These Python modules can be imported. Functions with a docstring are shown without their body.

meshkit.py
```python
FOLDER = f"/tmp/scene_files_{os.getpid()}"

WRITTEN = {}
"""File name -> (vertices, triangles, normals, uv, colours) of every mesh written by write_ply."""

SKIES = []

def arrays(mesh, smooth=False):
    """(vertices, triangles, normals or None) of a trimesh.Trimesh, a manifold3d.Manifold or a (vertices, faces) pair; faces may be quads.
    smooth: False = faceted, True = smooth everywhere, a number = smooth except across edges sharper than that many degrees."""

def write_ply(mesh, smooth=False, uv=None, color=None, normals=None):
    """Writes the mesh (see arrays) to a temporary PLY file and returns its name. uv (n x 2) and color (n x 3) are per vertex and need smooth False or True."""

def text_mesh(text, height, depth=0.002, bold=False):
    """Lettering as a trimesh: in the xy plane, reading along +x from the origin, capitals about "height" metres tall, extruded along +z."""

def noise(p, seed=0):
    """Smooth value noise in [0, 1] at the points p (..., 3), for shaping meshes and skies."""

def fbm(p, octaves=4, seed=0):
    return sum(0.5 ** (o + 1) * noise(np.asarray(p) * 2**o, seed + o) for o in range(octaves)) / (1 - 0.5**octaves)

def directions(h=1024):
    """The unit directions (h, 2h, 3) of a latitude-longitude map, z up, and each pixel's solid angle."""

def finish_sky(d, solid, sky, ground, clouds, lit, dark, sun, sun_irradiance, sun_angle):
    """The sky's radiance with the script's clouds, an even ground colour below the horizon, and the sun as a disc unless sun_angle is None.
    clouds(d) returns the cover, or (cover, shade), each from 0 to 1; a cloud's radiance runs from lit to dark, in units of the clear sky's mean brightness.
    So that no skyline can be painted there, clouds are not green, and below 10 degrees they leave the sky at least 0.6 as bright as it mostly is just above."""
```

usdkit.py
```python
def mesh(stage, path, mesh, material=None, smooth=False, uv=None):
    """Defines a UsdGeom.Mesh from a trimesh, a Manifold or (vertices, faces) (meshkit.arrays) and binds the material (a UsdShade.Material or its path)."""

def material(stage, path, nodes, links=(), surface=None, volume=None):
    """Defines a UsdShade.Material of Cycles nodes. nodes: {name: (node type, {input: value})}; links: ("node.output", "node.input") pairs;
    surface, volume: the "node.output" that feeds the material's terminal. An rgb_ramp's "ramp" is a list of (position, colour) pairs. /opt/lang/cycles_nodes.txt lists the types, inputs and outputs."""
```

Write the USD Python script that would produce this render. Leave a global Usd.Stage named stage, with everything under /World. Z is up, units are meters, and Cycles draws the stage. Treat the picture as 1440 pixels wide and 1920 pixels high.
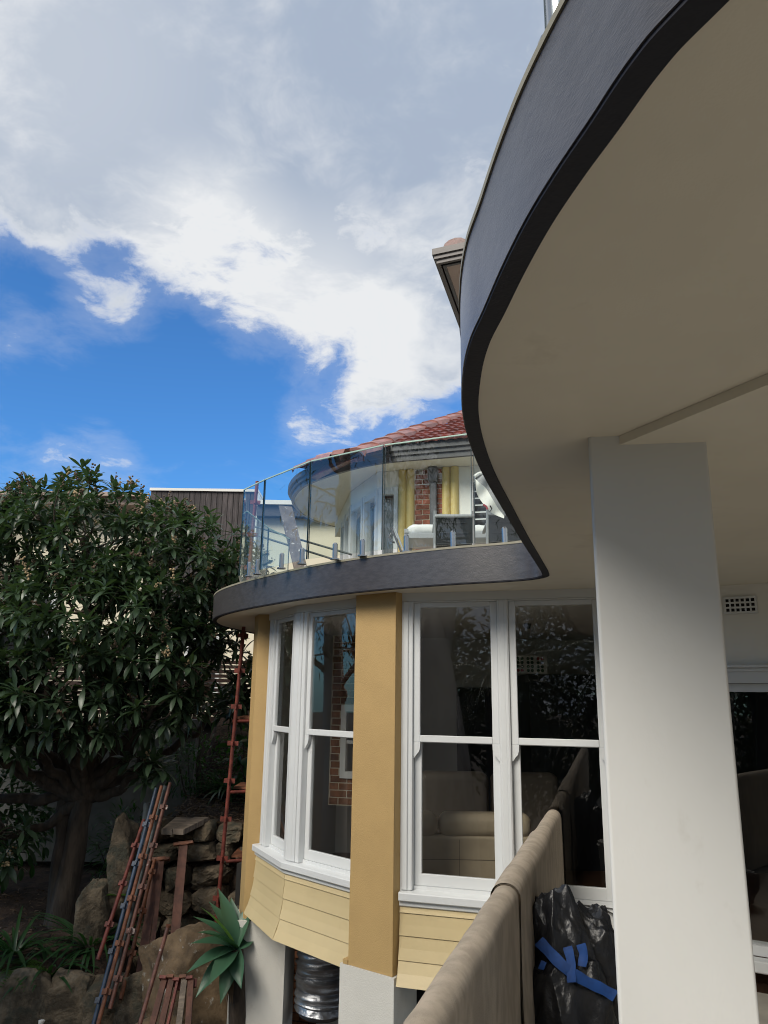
import math
import numpy as np, trimesh, usdkit, meshkit
from pxr import Usd, UsdGeom, UsdLux, UsdShade, Gf, Sdf, Vt
from shapely.geometry import Polygon, LineString
from trimesh.creation import extrude_polygon, icosphere, cylinder

stage = Usd.Stage.CreateInMemory()
UsdGeom.SetStageUpAxis(stage, 'Z'); UsdGeom.SetStageMetersPerUnit(stage, 1.0)
UsdGeom.Xform.Define(stage, '/World'); UsdGeom.Scope.Define(stage, '/World/Looks')
V = np.array
R = np.random.RandomState

# ---------------------------------------------------------------- camera
EZ, F = 1.6, 1420.0                       # eye height over the zero level, focal length in photograph pixels
PITCH, ROLL = math.radians(13.75), math.radians(0.8)
FWD = V([0, math.cos(PITCH), math.sin(PITCH)]); U0 = V([0, -math.sin(PITCH), math.cos(PITCH)]); R0 = V([1., 0, 0])
UP = U0 * math.cos(ROLL) - R0 * math.sin(ROLL); RT = R0 * math.cos(ROLL) + U0 * math.sin(ROLL)
cam = UsdGeom.Camera.Define(stage, '/World/camera')
cam.CreateHorizontalApertureAttr(24.0); cam.CreateVerticalApertureAttr(32.0)
cam.CreateFocalLengthAttr(F / 1440 * 24.0)
cam.CreateClippingRangeAttr(Gf.Vec2f(0.05, 5000))
m4 = np.eye(4); m4[0, :3], m4[1, :3], m4[2, :3], m4[3, :3] = RT, UP, -FWD, [0, 0, EZ]
cam.AddTransformOp().Set(Gf.Matrix4d(*[float(x) for x in m4.ravel()]))
cam.CreateExposureAttr(1.35)

# ---------------------------------------------------------------- sky and sun
SUN_AZ, SUN_EL = math.radians(-140), math.radians(40)     # azimuth = atan2(x, y) of the direction towards the sun
S_DIR = V([math.sin(SUN_AZ) * math.cos(SUN_EL), math.cos(SUN_AZ) * math.cos(SUN_EL), math.sin(SUN_EL)])
sun = UsdLux.DistantLight.Define(stage, '/World/sun')
sun.CreateIntensityAttr(0.4); sun.CreateAngleAttr(32.0); sun.CreateColorAttr(Gf.Vec3f(1.0, 0.93, 0.82)); sun.CreateNormalizeAttr(True)
zx = S_DIR; xx = np.cross([0, 0, 1.], zx); xx /= np.linalg.norm(xx); yx = np.cross(zx, xx)
m4 = np.eye(4); m4[0, :3], m4[1, :3], m4[2, :3] = xx, yx, zx
sun.AddTransformOp().Set(Gf.Matrix4d(*[float(x) for x in m4.ravel()]))


def sky_material():
    n = {'sky': ('sky_texture', {'sky_type': 'single_scattering', 'sun_disc': False, 'sun_elevation': SUN_EL, 'sun_rotation': SUN_AZ, 'altitude': 0.0, 'air_density': 1.0, 'aerosol_density': 0.6, 'ozone_density': 2.5}),
         'tint': ('mix_color', {'blend_type': 'multiply', 'fac': 1.0, 'b': (0.225, 0.47, 0.70), 'use_clamp': False}),
         'tc': ('texture_coordinate', {}),
         'sep': ('separate_xyz', {}),
         'zz': ('math', {'math_type': 'maximum', 'value2': 0.0}),
         'zo': ('math', {'math_type': 'add', 'value2': 0.22}),
         'px': ('math', {'math_type': 'divide'}), 'py': ('math', {'math_type': 'divide'}),
         'p': ('combine_xyz', {'z': 0.0}),
         'warp': ('noise_texture', {'scale': 2.3, 'detail': 4.0, 'roughness': 0.55}),
         'w0': ('vector_math', {'math_type': 'subtract', 'vector2': (0.5, 0.5, 0.5)}),
         'w1': ('vector_math', {'math_type': 'scale', 'scale': 0.22}),
         'pw': ('vector_math', {'math_type': 'add'}),
         'n1': ('noise_texture', {'scale': 2.1, 'detail': 10.0, 'roughness': 0.56}),
         'n2': ('noise_texture', {'scale': 8.0, 'detail': 9.0, 'roughness': 0.66}),
         'tilt': ('vector_math', {'math_type': 'dot_product', 'vector2': (0.33, -0.38, 1.0)}),
         'base': ('map_range', {'from_min': 0.035, 'from_max': 0.285, 'to_min': -0.42, 'to_max': 0.62, 'clamp': True})}
    l = [('sky.color', 'tint.a'), ('tc.generated', 'sep.vector'), ('sep.z', 'zz.value1'), ('zz.value', 'zo.value1'), ('sep.x', 'px.value1'), ('zo.value', 'px.value2'),
         ('sep.y', 'py.value1'), ('zo.value', 'py.value2'), ('px.value', 'p.x'), ('py.value', 'p.y'), ('p.vector', 'warp.vector'), ('warp.color', 'w0.vector1'),
         ('w0.vector', 'w1.vector1'), ('p.vector', 'pw.vector1'), ('w1.vector', 'pw.vector2'), ('pw.vector', 'n1.vector'), ('pw.vector', 'n2.vector'), ('tc.generated', 'tilt.vector1'), ('tilt.value', 'base.value')]
    # cloud banks: centre direction (x, y, z), radius (chord), weight
    acc = 'base.result'
    for i, (d, r, w) in enumerate(CLOUDS):
        c = V(d, float); c /= np.linalg.norm(c)
        n[f'd{i}'] = ('vector_math', {'math_type': 'distance', 'vector2': tuple(c)})
        n[f'm{i}'] = ('map_range', {'from_min': r, 'from_max': r * 0.1, 'to_min': 0.0, 'to_max': w, 'clamp': True, 'range_type': 'smoothstep'})
        n[f'a{i}'] = ('math', {'math_type': 'add'})
        l += [('tc.generated', f'd{i}.vector1'), (f'd{i}.value', f'm{i}.value'), (f'm{i}.result', f'a{i}.value1'), (acc, f'a{i}.value2')]
        acc = f'a{i}.value'
    n |= {'k1': ('math', {'math_type': 'multiply_add', 'value2': 2.2, 'value3': -1.1}), 'k2': ('math', {'math_type': 'multiply_add', 'value2': 1.1, 'value3': -0.55}),
          's1': ('math', {'math_type': 'add'}), 's2': ('math', {'math_type': 'add'}),
          'cover': ('map_range', {'from_min': -0.05, 'from_max': 0.36, 'clamp': True, 'range_type': 'smoothstep'}),
          'veil': ('map_range', {'from_min': -0.42, 'from_max': 0.16, 'to_max': 0.17, 'clamp': True, 'range_type': 'smoothstep'}), 'cov2': ('math', {'math_type': 'maximum'}),
          'thick': ('map_range', {'from_min': 0.12, 'from_max': 0.45, 'clamp': True}),
          'n3': ('noise_texture', {'scale': 3.4, 'detail': 9.0, 'roughness': 0.6}),
          'off': ('vector_math', {'math_type': 'add', 'vector2': (3.7, 1.3, 5.1)}),
          'sh': ('map_range', {'from_min': 0.30, 'from_max': 0.58, 'to_min': 0.22, 'clamp': True, 'range_type': 'smoothstep'}),
          'shade': ('math', {'math_type': 'multiply'}), 'shade2': ('math', {'math_type': 'subtract', 'use_clamp': True}),
          'c1': ('vector_math', {'math_type': 'distance', 'vector2': tuple(ray(590, 610))}), 'c2': ('vector_math', {'math_type': 'distance', 'vector2': tuple(ray(400, 440))}), 'c3': ('vector_math', {'math_type': 'distance', 'vector2': tuple(ray(90, 100))}),
          'g1': ('map_range', {'from_min': 0.20, 'from_max': 0.02, 'to_max': 0.75, 'clamp': True, 'range_type': 'smoothstep'}), 'g2': ('map_range', {'from_min': 0.13, 'from_max': 0.02, 'to_max': 0.6, 'clamp': True, 'range_type': 'smoothstep'}), 'g3': ('map_range', {'from_min': 0.30, 'from_max': 0.02, 'to_max': 0.30, 'clamp': True, 'range_type': 'smoothstep'}),
          'g12': ('math', {'math_type': 'add'}), 'g123': ('math', {'math_type': 'add'}),
          'col': ('mix_color', {'a': CLOUD_LIT, 'b': CLOUD_DARK, 'use_clamp': False}),
          'mix': ('mix_color', {'use_clamp': False}),
          'bg': ('background_shader', {'strength': 0.1})}
    l += [('n1.fac', 'k1.value1'), ('n2.fac', 'k2.value1'), (acc, 's1.value1'), ('k1.value', 's1.value2'), ('s1.value', 's2.value1'), ('k2.value', 's2.value2'),
          ('s2.value', 'cover.value'), ('s2.value', 'thick.value'), ('pw.vector', 'off.vector1'), ('off.vector', 'n3.vector'), ('n3.fac', 'sh.value'),
          ('thick.result', 'shade.value1'), ('sh.result', 'shade.value2'), ('tc.generated', 'c1.vector1'), ('tc.generated', 'c2.vector1'), ('tc.generated', 'c3.vector1'), ('c1.value', 'g1.value'), ('c2.value', 'g2.value'), ('c3.value', 'g3.value'), ('g1.result', 'g12.value1'), ('g2.result', 'g12.value2'), ('g12.value', 'g123.value1'), ('g3.result', 'g123.value2'), ('shade.value', 'shade2.value1'), ('g123.value', 'shade2.value2'), ('shade2.value', 'col.fac'), ('tint.result', 'mix.a'), ('col.result', 'mix.b'), ('s2.value', 'veil.value'), ('cover.result', 'cov2.value1'), ('veil.result', 'cov2.value2'), ('cov2.value', 'mix.fac'), ('mix.result', 'bg.color')]
    return usdkit.material(stage, '/World/Looks/sky', n, l, surface='bg.background')


def ray(px, py):
    d = FWD * F + RT * (px - 720) - UP * (py - 960); return d / np.linalg.norm(d)


CLOUDS = [(ray(40, 180), 0.34, 0.45), (ray(330, 440), 0.20, 0.20), (ray(560, 500), 0.26, 0.20), (ray(600, 610), 0.17, 0.40), (ray(720, 640), 0.14, 0.25), (ray(95, 610), 0.09, 0.30), (ray(190, 590), 0.08, 0.26), (ray(262, 612), 0.065, 0.30), (ray(170, 720), 0.20, -0.30), (ray(420, 790), 0.16, -0.2), (ray(60, 530), 0.07, -0.2), (ray(630, 790), 0.10, 0.28), (ray(740, 770), 0.10, 0.32), (ray(815, 690), 0.12, 0.32),
          (ray(190, 840), 0.08, 0.26), (ray(260, 900), 0.11, 0.28), (ray(60, 905), 0.10, 0.26), (ray(540, 810), 0.06, 0.25), (ray(205, 480), 0.05, -0.25), (ray(330, 650), 0.09, -0.3), (ray(200, 725), 0.05, 0.18), (ray(5, 660), 0.04, 0.3), (ray(60, 540), 0.08, -0.25), (ray(560, 460), 0.04, -0.1)]
CLOUD_LIT, CLOUD_DARK = (3.25, 3.32, 3.4), (1.55, 1.84, 2.32)
dome = UsdLux.DomeLight.Define(stage, '/World/sky')
UsdShade.MaterialBindingAPI.Apply(dome.GetPrim()).Bind(sky_material())
dome.GetPrim().SetCustomDataByKey('kind', 'structure')
dome.GetPrim().SetCustomDataByKey('label', 'blue sky with a bank of white and grey clouds'); dome.GetPrim().SetCustomDataByKey('category', 'sky')

# ---------------------------------------------------------------- helpers
def at_z(px, py, z):
    d = ray(px, py); return V([0, 0, EZ]) + d * ((z - EZ) / d[2])


def at_y(px, py, y):
    d = ray(px, py); return V([0, 0, EZ]) + d * (y / d[1])


taken = {}
def numbered(parent, name):
    k = (parent, name); n = taken.get(k, 0); taken[k] = n + 1
    return name if n == 0 else f'{name}_{n:03d}'


def path_of(p): return '/World' if p is None else str(p.GetPath())
def thing(name, label, cat, group=None, kind=None, loc=(0, 0, 0), parent=None):
    x = UsdGeom.Xform.Define(stage, path_of(parent) + '/' + numbered(path_of(parent), name)).GetPrim()
    if tuple(loc) != (0, 0, 0): UsdGeom.Xformable(x).AddTranslateOp().Set(Gf.Vec3d(*map(float, loc)))
    return tag(x, label, cat, group, kind)


def tag(p, label=None, cat=None, group=None, kind=None):
    for k, v in (('label', label), ('category', cat), ('group', group), ('kind', kind)):
        if v: p.SetCustomDataByKey(k, v)
    return p


def obj(name, mesh, mat, parent=None, smooth=False, label=None, kind=None):
    if isinstance(mesh, (list, tuple)) and len(mesh) and not isinstance(mesh[0], np.ndarray): mesh = cat(mesh)
    base = path_of(parent)
    g = usdkit.mesh(stage, base + '/' + numbered(base, name), mesh, mat, smooth=smooth)
    return tag(g.GetPrim(), label, None, None, kind)


def solid(name, mesh, mat, label, cat_, group=None, kind=None, smooth=False):
    return tag(obj(name, mesh, mat, None, smooth), label, cat_, group, kind)


def cat(ms): return trimesh.util.concatenate([m for m in ms if m is not None])
def TM(v, f): return trimesh.Trimesh(np.asarray(v, float), np.asarray(f, int), process=False)


def box(lo, hi):
    lo, hi = V(lo, float), V(hi, float)
    m = trimesh.creation.box(hi - lo); m.apply_translation((lo + hi) / 2); return m


class Fr:
    """A local frame: origin o, u along e (horizontal), w outward, z up."""
    def __init__(s, a, b, z=0.0):
        s.a = V([a[0], a[1], z], float); e = V([b[0] - a[0], b[1] - a[1], 0.]); s.L = np.linalg.norm(e); s.e = e / s.L
        s.n = V([s.e[1], -s.e[0], 0.])
    def p(s, u, w, z): return s.a + s.e * u + s.n * w + V([0, 0, z])
    def box(s, u0, u1, w0, w1, z0, z1, ch=0.0):
        """a box with its long outer edges chamfered"""
        if ch <= 0:
            m = box((u0, w0, z0), (u1, w1, z1))
        else:
            import manifold3d as mf
            pts = []
            for du, dw, dz in ((ch, ch, 0), (ch, 0, ch), (0, ch, ch)):
                for a in (u0 + du, u1 - du):
                    for b in (w0 + dw, w1 - dw):
                        for c in (z0 + dz, z1 - dz): pts.append((a, b, c))
            h = mf.Manifold.hull_points(V(pts)).to_mesh(); m = TM(h.vert_properties[:, :3], h.tri_verts)
        v = m.vertices; m.vertices = s.a + np.outer(v[:, 0], s.e) + np.outer(v[:, 1], s.n) + np.outer(v[:, 2], [0, 0, 1.])
        m.fix_normals(); return m
    def prism(s, poly_uz, w0, w1):
        m = extrude_polygon(Polygon(poly_uz), w1 - w0, engine='earcut'); v = m.vertices.copy()
        m.vertices = s.a + np.outer(v[:, 0], s.e) + np.outer(v[:, 1], [0, 0, 1.]) + np.outer(v[:, 2] + w0, s.n)
        m.fix_normals(); return m


def prism(poly, z0, z1):
    m = extrude_polygon(poly if isinstance(poly, Polygon) else Polygon(poly), z1 - z0, engine='earcut'); m.apply_translation([0, 0, z0]); return m


def rod(a, b, r, n=10, r2=None):
    return tube([a, b], [r, r if r2 is None else r2], n)


def tube(P, rad, n=8, cap=True):
    P = V(P, float); k = len(P); rad = np.broadcast_to(V(rad, float), (k,))
    T = np.gradient(P, axis=0); T /= np.maximum(np.linalg.norm(T, axis=1, keepdims=True), 1e-9)
    ref = V([0, 0, 1.]) if abs(T[0][2]) < 0.9 else V([1., 0, 0]); out = []
    for i in range(k):
        a = np.cross(T[i], ref); a /= max(np.linalg.norm(a), 1e-9); b = np.cross(a, T[i]); ref = b
        th = np.arange(n) / n * 2 * np.pi
        out.append(P[i] + rad[i] * (np.outer(np.cos(th), a) + np.outer(np.sin(th), b)))
    v = np.vstack(out); f = []
    for i in range(k - 1):
        for j in range(n):
            a, b, c, d = i * n + j, i * n + (j + 1) % n, (i + 1) * n + (j + 1) % n, (i + 1) * n + j
            f += [(a, c, b), (a, d, c)]
    if cap:
        for i, s in ((0, 1), (k - 1, -1)):
            c = len(v); v = np.vstack([v, P[i]])
            for j in range(n):
                a, b = i * n + j, i * n + (j + 1) % n
                f.append((c, a, b) if s > 0 else (c, b, a))
    return TM(v, f)


def spline(P, k=8):
    P = V(P, float); Q = np.vstack([2 * P[0] - P[1], P, 2 * P[-1] - P[-2]]); out = []
    for i in range(1, len(Q) - 2):
        for t in np.arange(k) / k:
            a, b, c, d = Q[i - 1], Q[i], Q[i + 1], Q[i + 2]
            out.append(0.5 * (2 * b + (c - a) * t + (2 * a - 5 * b + 4 * c - d) * t * t + (3 * b - a - 3 * c + d) * t ** 3))
    return np.vstack(out + [P[-1]])


def offset_line(P, w):
    """the plan polyline P moved w to its right, mitred; w may be one number per point"""
    P = V(P, float)[:, :2]; e = np.diff(P, axis=0); e /= np.linalg.norm(e, axis=1, keepdims=True); n = np.stack([e[:, 1], -e[:, 0]], 1)
    q = [n[0]] + [(n[i] + n[i + 1]) / max(1 + n[i] @ n[i + 1], 0.3) for i in range(len(n) - 1)] + [n[-1]]
    return P + V(q) * np.reshape(np.broadcast_to(w, len(P)), (-1, 1))


def strip(P, w0, w1, z0, z1, u=None):
    """a solid band following the plan polyline P, from offset w0 to w1 (outwards) and from z0 to z1; (w, z) may be lists as a profile"""
    prof = [(w0, z0), (w1, z0), (w1, z1), (w0, z1)]
    return profile(P, prof)


def profile(P, prof):
    rows = [np.column_stack([offset_line(P, w), np.full(len(P), z)]) for w, z in prof]
    n, k = len(P), len(prof); v = np.vstack(rows); f = []
    for j in range(k):
        j2 = (j + 1) % k
        for i in range(n - 1):
            a, b, c, d = j * n + i, j * n + i + 1, j2 * n + i + 1, j2 * n + i
            f += [(a, b, c), (a, c, d)]
    for i in (0, n - 1):
        for j in range(1, k - 1): f.append((i, (j) * n + i, (j + 1) * n + i) if i else (i, (j + 1) * n + i, j * n + i))
    m = TM(v, f); m.fix_normals(); return m


def noise3(p, s, seed=0, o=4): return meshkit.fbm(np.asarray(p) * s, o, seed) - 0.5


def rock(c, size, seed, sub=3, rough=0.28, flat=0.5, rot=0.0):
    """a broken stone: a hull of flat faces, roughened"""
    r_ = R(seed); p = r_.randn(34, 3); p = np.sign(p) * np.abs(p) ** flat; p /= np.linalg.norm(p, axis=1, keepdims=True) ** 0.9; p *= (0.80 + 0.35 * r_.rand(34))[:, None]
    m = trimesh.convex.convex_hull(p)
    for _ in range(sub): m = m.subdivide()
    v = m.vertices.copy(); d = v / np.linalg.norm(v, axis=1, keepdims=True)
    v += d * (rough * 0.55 * noise3(v + seed * 7.3, 1.6, seed, 3) + rough * 0.42 * noise3(v + seed * 3.1, 5.0, seed + 9, 4) - rough * 0.6 * np.abs(noise3(v * V([1, 1, 2.2]) + seed * 1.7, 2.6, seed + 5, 3)))[:, None]
    v /= np.abs(v).max(0); v *= V(size) / 2; ca, sa = math.cos(rot), math.sin(rot)
    v = np.column_stack([v[:, 0] * ca - v[:, 1] * sa, v[:, 0] * sa + v[:, 1] * ca, v[:, 2]])
    m.vertices = v + V(c); return m


# ---------------------------------------------------------------- materials
MAT = {}
def mat(name, col, rough=0.5, var=0.0, scale=6.0, bump=0.0, bscale=60.0, spec=0.5, metal=0.0, col2=None, stain=None, coat=0.0, detail=5.0, bdist=0.01, squash=(1, 1, 1), rnd=0.0, sheen=0.0, w2=(0.42, 0.6)):
    """Principled paint: two tones mixed by noise, fine relief, optional stains (colour, scale, amount, threshold)."""
    col = V(col, float); c2 = V(col2, float) if col2 is not None else col * (1 - var)
    n = {'g': ('texture_coordinate', {}), 'geo': ('geometry', {}), 'mp': ('mapping', {'scale': squash}), 'n': ('noise_texture', {'scale': scale, 'detail': detail, 'roughness': 0.6}),
         'r': ('rgb_ramp', {'ramp': [(0.0, tuple(c2)), (w2[0], tuple(c2)), (w2[1], tuple(col)), (1.0, tuple(col))]}),
         'p': ('principled_bsdf', {'roughness': rough, 'specular_ior_level': spec, 'metallic': metal, 'coat_weight': coat, 'coat_roughness': 0.1})}
    l = [('geo.position', 'mp.vector'), ('mp.vector', 'n.vector'), ('n.fac', 'r.fac')]
    out = 'r.color'
    if rnd:
        n |= {'oi': ('object_info', {}), 'rr': ('map_range', {'to_min': 1 - rnd, 'to_max': 1 + rnd}), 'hv': ('hsv', {})}
        l += [('oi.random', 'rr.value'), ('rr.result', 'hv.value'), (out, 'hv.color')]; out = 'hv.color'
    if stain:
        sc, ss, amt, thr = stain
        n |= {'sn': ('noise_texture', {'scale': ss, 'detail': 7.0, 'roughness': 0.65}), 'sm': ('map_range', {'from_min': thr, 'from_max': thr + 0.1, 'to_max': amt, 'clamp': True}),
              'sx': ('mix_color', {'b': tuple(sc)})}
        l += [('mp.vector', 'sn.vector'), ('sn.fac', 'sm.value'), ('sm.result', 'sx.fac'), (out, 'sx.a')]; out = 'sx.result'
    l.append((out, 'p.base_color'))
    if bump:
        n |= {'bn': ('noise_texture', {'scale': bscale, 'detail': 5.0, 'roughness': 0.6}), 'b': ('bump', {'strength': bump, 'distance': bdist})}
        l += [('mp.vector', 'bn.vector'), ('bn.fac', 'b.height'), ('b.normal', 'p.normal')]
    MAT[name] = usdkit.material(stage, f'/World/Looks/{name}', n, l, surface='p.BSDF')
    return MAT[name]


def glass(name, tint=(0.93, 0.96, 0.95), ior=1.5, rough=0.0, smear=0.0):
    # only the face turned towards the ray reflects; its IOR stands for both faces of the pane
    n = {'t': ('transparent_bsdf', {'color': tint}), 'g': ('glossy_bsdf', {'color': (1, 1, 1), 'roughness': rough}), 'f': ('fresnel', {'IOR': ior}), 'm': ('mix_closure', {}),
         'geo': ('geometry', {}), 'inv': ('math', {'math_type': 'subtract', 'value1': 1.0}), 'mu': ('math', {'math_type': 'multiply'})}
    l = [('geo.backfacing', 'inv.value2'), ('inv.value', 'mu.value1'), ('f.fac', 'mu.value2'), ('mu.value', 'm.fac'), ('t.BSDF', 'm.closure1'), ('g.BSDF', 'm.closure2')]
    MAT[name] = usdkit.material(stage, f'/World/Looks/{name}', n, l, surface='m.closure')


def leaf(name, c1, c2, trans=0.25, rough=0.38, seed_scale=3.0, tcol=None):
    tcol = tcol or tuple(V(c1) * V([1.6, 1.8, 0.7]))
    n = {'geo': ('geometry', {}), 'n': ('noise_texture', {'scale': seed_scale, 'detail': 3.0}), 'mx': ('mix_color', {'a': c1, 'b': c2}), 'rp': ('mix_float', {'fac': 0.6}),
         'mr': ('map_range', {'from_min': 0.25, 'from_max': 0.75, 'clamp': True}),
         'p': ('principled_bsdf', {'roughness': rough, 'specular_ior_level': 0.5}), 't': ('translucent_bsdf', {'color': tcol}), 'm': ('mix_closure', {'fac': trans})}
    l = [('geo.position', 'n.vector'), ('n.fac', 'rp.a'), ('geo.random_per_island', 'rp.b'), ('rp.result', 'mr.value'), ('mr.result', 'mx.fac'), ('mx.result', 'p.base_color'), ('p.BSDF', 'm.closure1'), ('t.BSDF', 'm.closure2')]
    MAT[name] = usdkit.material(stage, f'/World/Looks/{name}', n, l, surface='m.closure')


mat('soffit_cream', (0.78, 0.735, 0.62), 0.75, 0.07, 0.9, 0.14, 170, stain=((0.5, 0.45, 0.35), 1.8, 0.35, 0.60))
mat('pillar_white', (0.66, 0.665, 0.65), 0.6, 0.03, 1.1, 0.07, 90, stain=((0.54, 0.53, 0.50), 4.5, 0.45, 0.63), squash=(1, 1, 0.6))
mat('base_white', (0.70, 0.685, 0.63), 0.7, 0.06, 2.0, 0.3, 80, stain=((0.5, 0.47, 0.42), 5.0, 0.5, 0.64))
mat('fascia_charcoal', (0.066, 0.062, 0.065), 0.30, 0.26, 26.0, 0.34, 170, spec=0.8, squash=(0.45, 0.45, 1.6), bdist=0.004)
mat('drip_black', (0.009, 0.011, 0.021), 0.7, 0.1, 5.0, 0.2, 80)
mat('deck_edge', (0.30, 0.28, 0.21), 0.6, 0.15, 8.0)
mat('render_brown', (0.51, 0.345, 0.148), 0.62, 0.05, 3.0, 0.5, 160, spec=0.35)
mat('siding_yellow', (0.60, 0.485, 0.27), 0.45, 0.06, 1.6, 0.10, 50, stain=((0.52, 0.40, 0.21), 3.0, 0.4, 0.62))
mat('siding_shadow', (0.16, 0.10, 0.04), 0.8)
mat('white_gloss', (0.68, 0.70, 0.705), 0.33, 0.02, 3.0, 0.04, 25, stain=((0.6, 0.57, 0.52), 9.0, 0.25, 0.7))
mat('wall_white', (0.78, 0.77, 0.72), 0.7, 0.04, 2.0, 0.1, 60)
mat('brick_red', (0.30, 0.095, 0.055), 0.8, 0.35, 12, 0.4, 60, rnd=0.3)
mat('brick_brown', (0.22, 0.09, 0.04), 0.8, 0.35, 12, 0.4, 60, rnd=0.3)
mat('mortar', (0.52, 0.46, 0.36), 0.9, 0.15, 20, 0.2, 60)
mat('roof_tile', (0.235, 0.068, 0.055), 0.42, 0.45, 7, 0.25, 45, rnd=0.3, stain=((0.09, 0.05, 0.045), 6.0, 0.7, 0.6))
mat('ridge_tile', (0.36, 0.17, 0.145), 0.32, 0.3, 7, 0.2, 45, rnd=0.2, stain=((0.2, 0.12, 0.1), 6.0, 0.6, 0.62))
mat('gutter_grey', (0.055, 0.053, 0.056), 0.45, 0.1, 4)
mat('gutter_taupe', (0.085, 0.072, 0.068), 0.45, 0.1, 4)
mat('eave_taupe', (0.40, 0.30, 0.25), 0.7, 0.08, 3)
mat('yellow_pipe', (0.62, 0.48, 0.18), 0.45, 0.06, 3, 0.05, 30)
mat('pipe_grey', (0.09, 0.09, 0.10), 0.4, 0.1, 5)
mat('steel', (0.45, 0.455, 0.46), 0.24, 0.05, 9, metal=1.0)
mat('alu_grey', (0.42, 0.43, 0.44), 0.4, 0.05, 9, metal=0.3)
mat('sling_black', (0.022, 0.026, 0.028), 0.75, 0.2, 30, 0.4, 300)
mat('cushion_white', (0.78, 0.78, 0.76), 0.85, 0.04, 8, 0.2, 60)
mat('curtain', (0.72, 0.74, 0.74), 0.85, 0.05, 4)
mat('timber_clad', (0.075, 0.062, 0.062), 0.75, 0.5, 4, 0.5, 30, squash=(6, 6, 0.6), rnd=0.35)
mat('cream_wall', (0.80, 0.74, 0.58), 0.75, 0.05, 1.5, 0.1, 40)
mat('grey_wall', (0.21, 0.205, 0.185), 0.85, 0.25, 2.5, 0.3, 30, stain=((0.12, 0.13, 0.09), 2.0, 0.6, 0.55))
mat('slat_brown', (0.055, 0.026, 0.018), 0.6, 0.3, 6, 0.2, 30, rnd=0.2)
mat('rust_red', (0.20, 0.042, 0.028), 0.6, 0.45, 9, 0.4, 70, stain=((0.5, 0.46, 0.42), 7.0, 0.85, 0.71))
mat('rust_orange', (0.24, 0.088, 0.042), 0.65, 0.5, 9, 0.4, 70, stain=((0.55, 0.50, 0.45), 6.0, 0.9, 0.66))
mat('pole_blue', (0.045, 0.075, 0.13), 0.5, 0.4, 7, 0.3, 60, stain=((0.45, 0.44, 0.42), 5.0, 0.8, 0.64))
mat('pole_grey', (0.09, 0.11, 0.115), 0.55, 0.4, 7, 0.3, 60, stain=((0.4, 0.38, 0.35), 6.0, 0.8, 0.66))
mat('pole_brown', (0.16, 0.062, 0.042), 0.6, 0.5, 9, 0.4, 60, stain=((0.72, 0.68, 0.64), 5.0, 0.9, 0.62))
mat('beam_brown', (0.13, 0.05, 0.03), 0.7, 0.4, 10, 0.4, 50, squash=(1, 0.4, 1))
mat('plank_grey', (0.25, 0.20, 0.155), 0.8, 0.45, 5, 0.5, 40, squash=(1.0, 5, 1))
mat('plank_spatter', (0.22, 0.19, 0.17), 0.75, 0.3, 6, 0.2, 40, stain=((0.8, 0.8, 0.78), 14.0, 0.9, 0.6))
mat('sandstone', (0.19, 0.148, 0.098), 0.92, 0.62, 4.2, 1.0, 22, stain=((0.06, 0.062, 0.045), 2.6, 0.85, 0.52), bdist=0.03, rnd=0.25)
mat('lichen_rock', (0.18, 0.122, 0.068), 0.92, 0.5, 2.8, 0.8, 18, stain=((0.46, 0.45, 0.40), 9.0, 0.85, 0.60), bdist=0.02)
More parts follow.
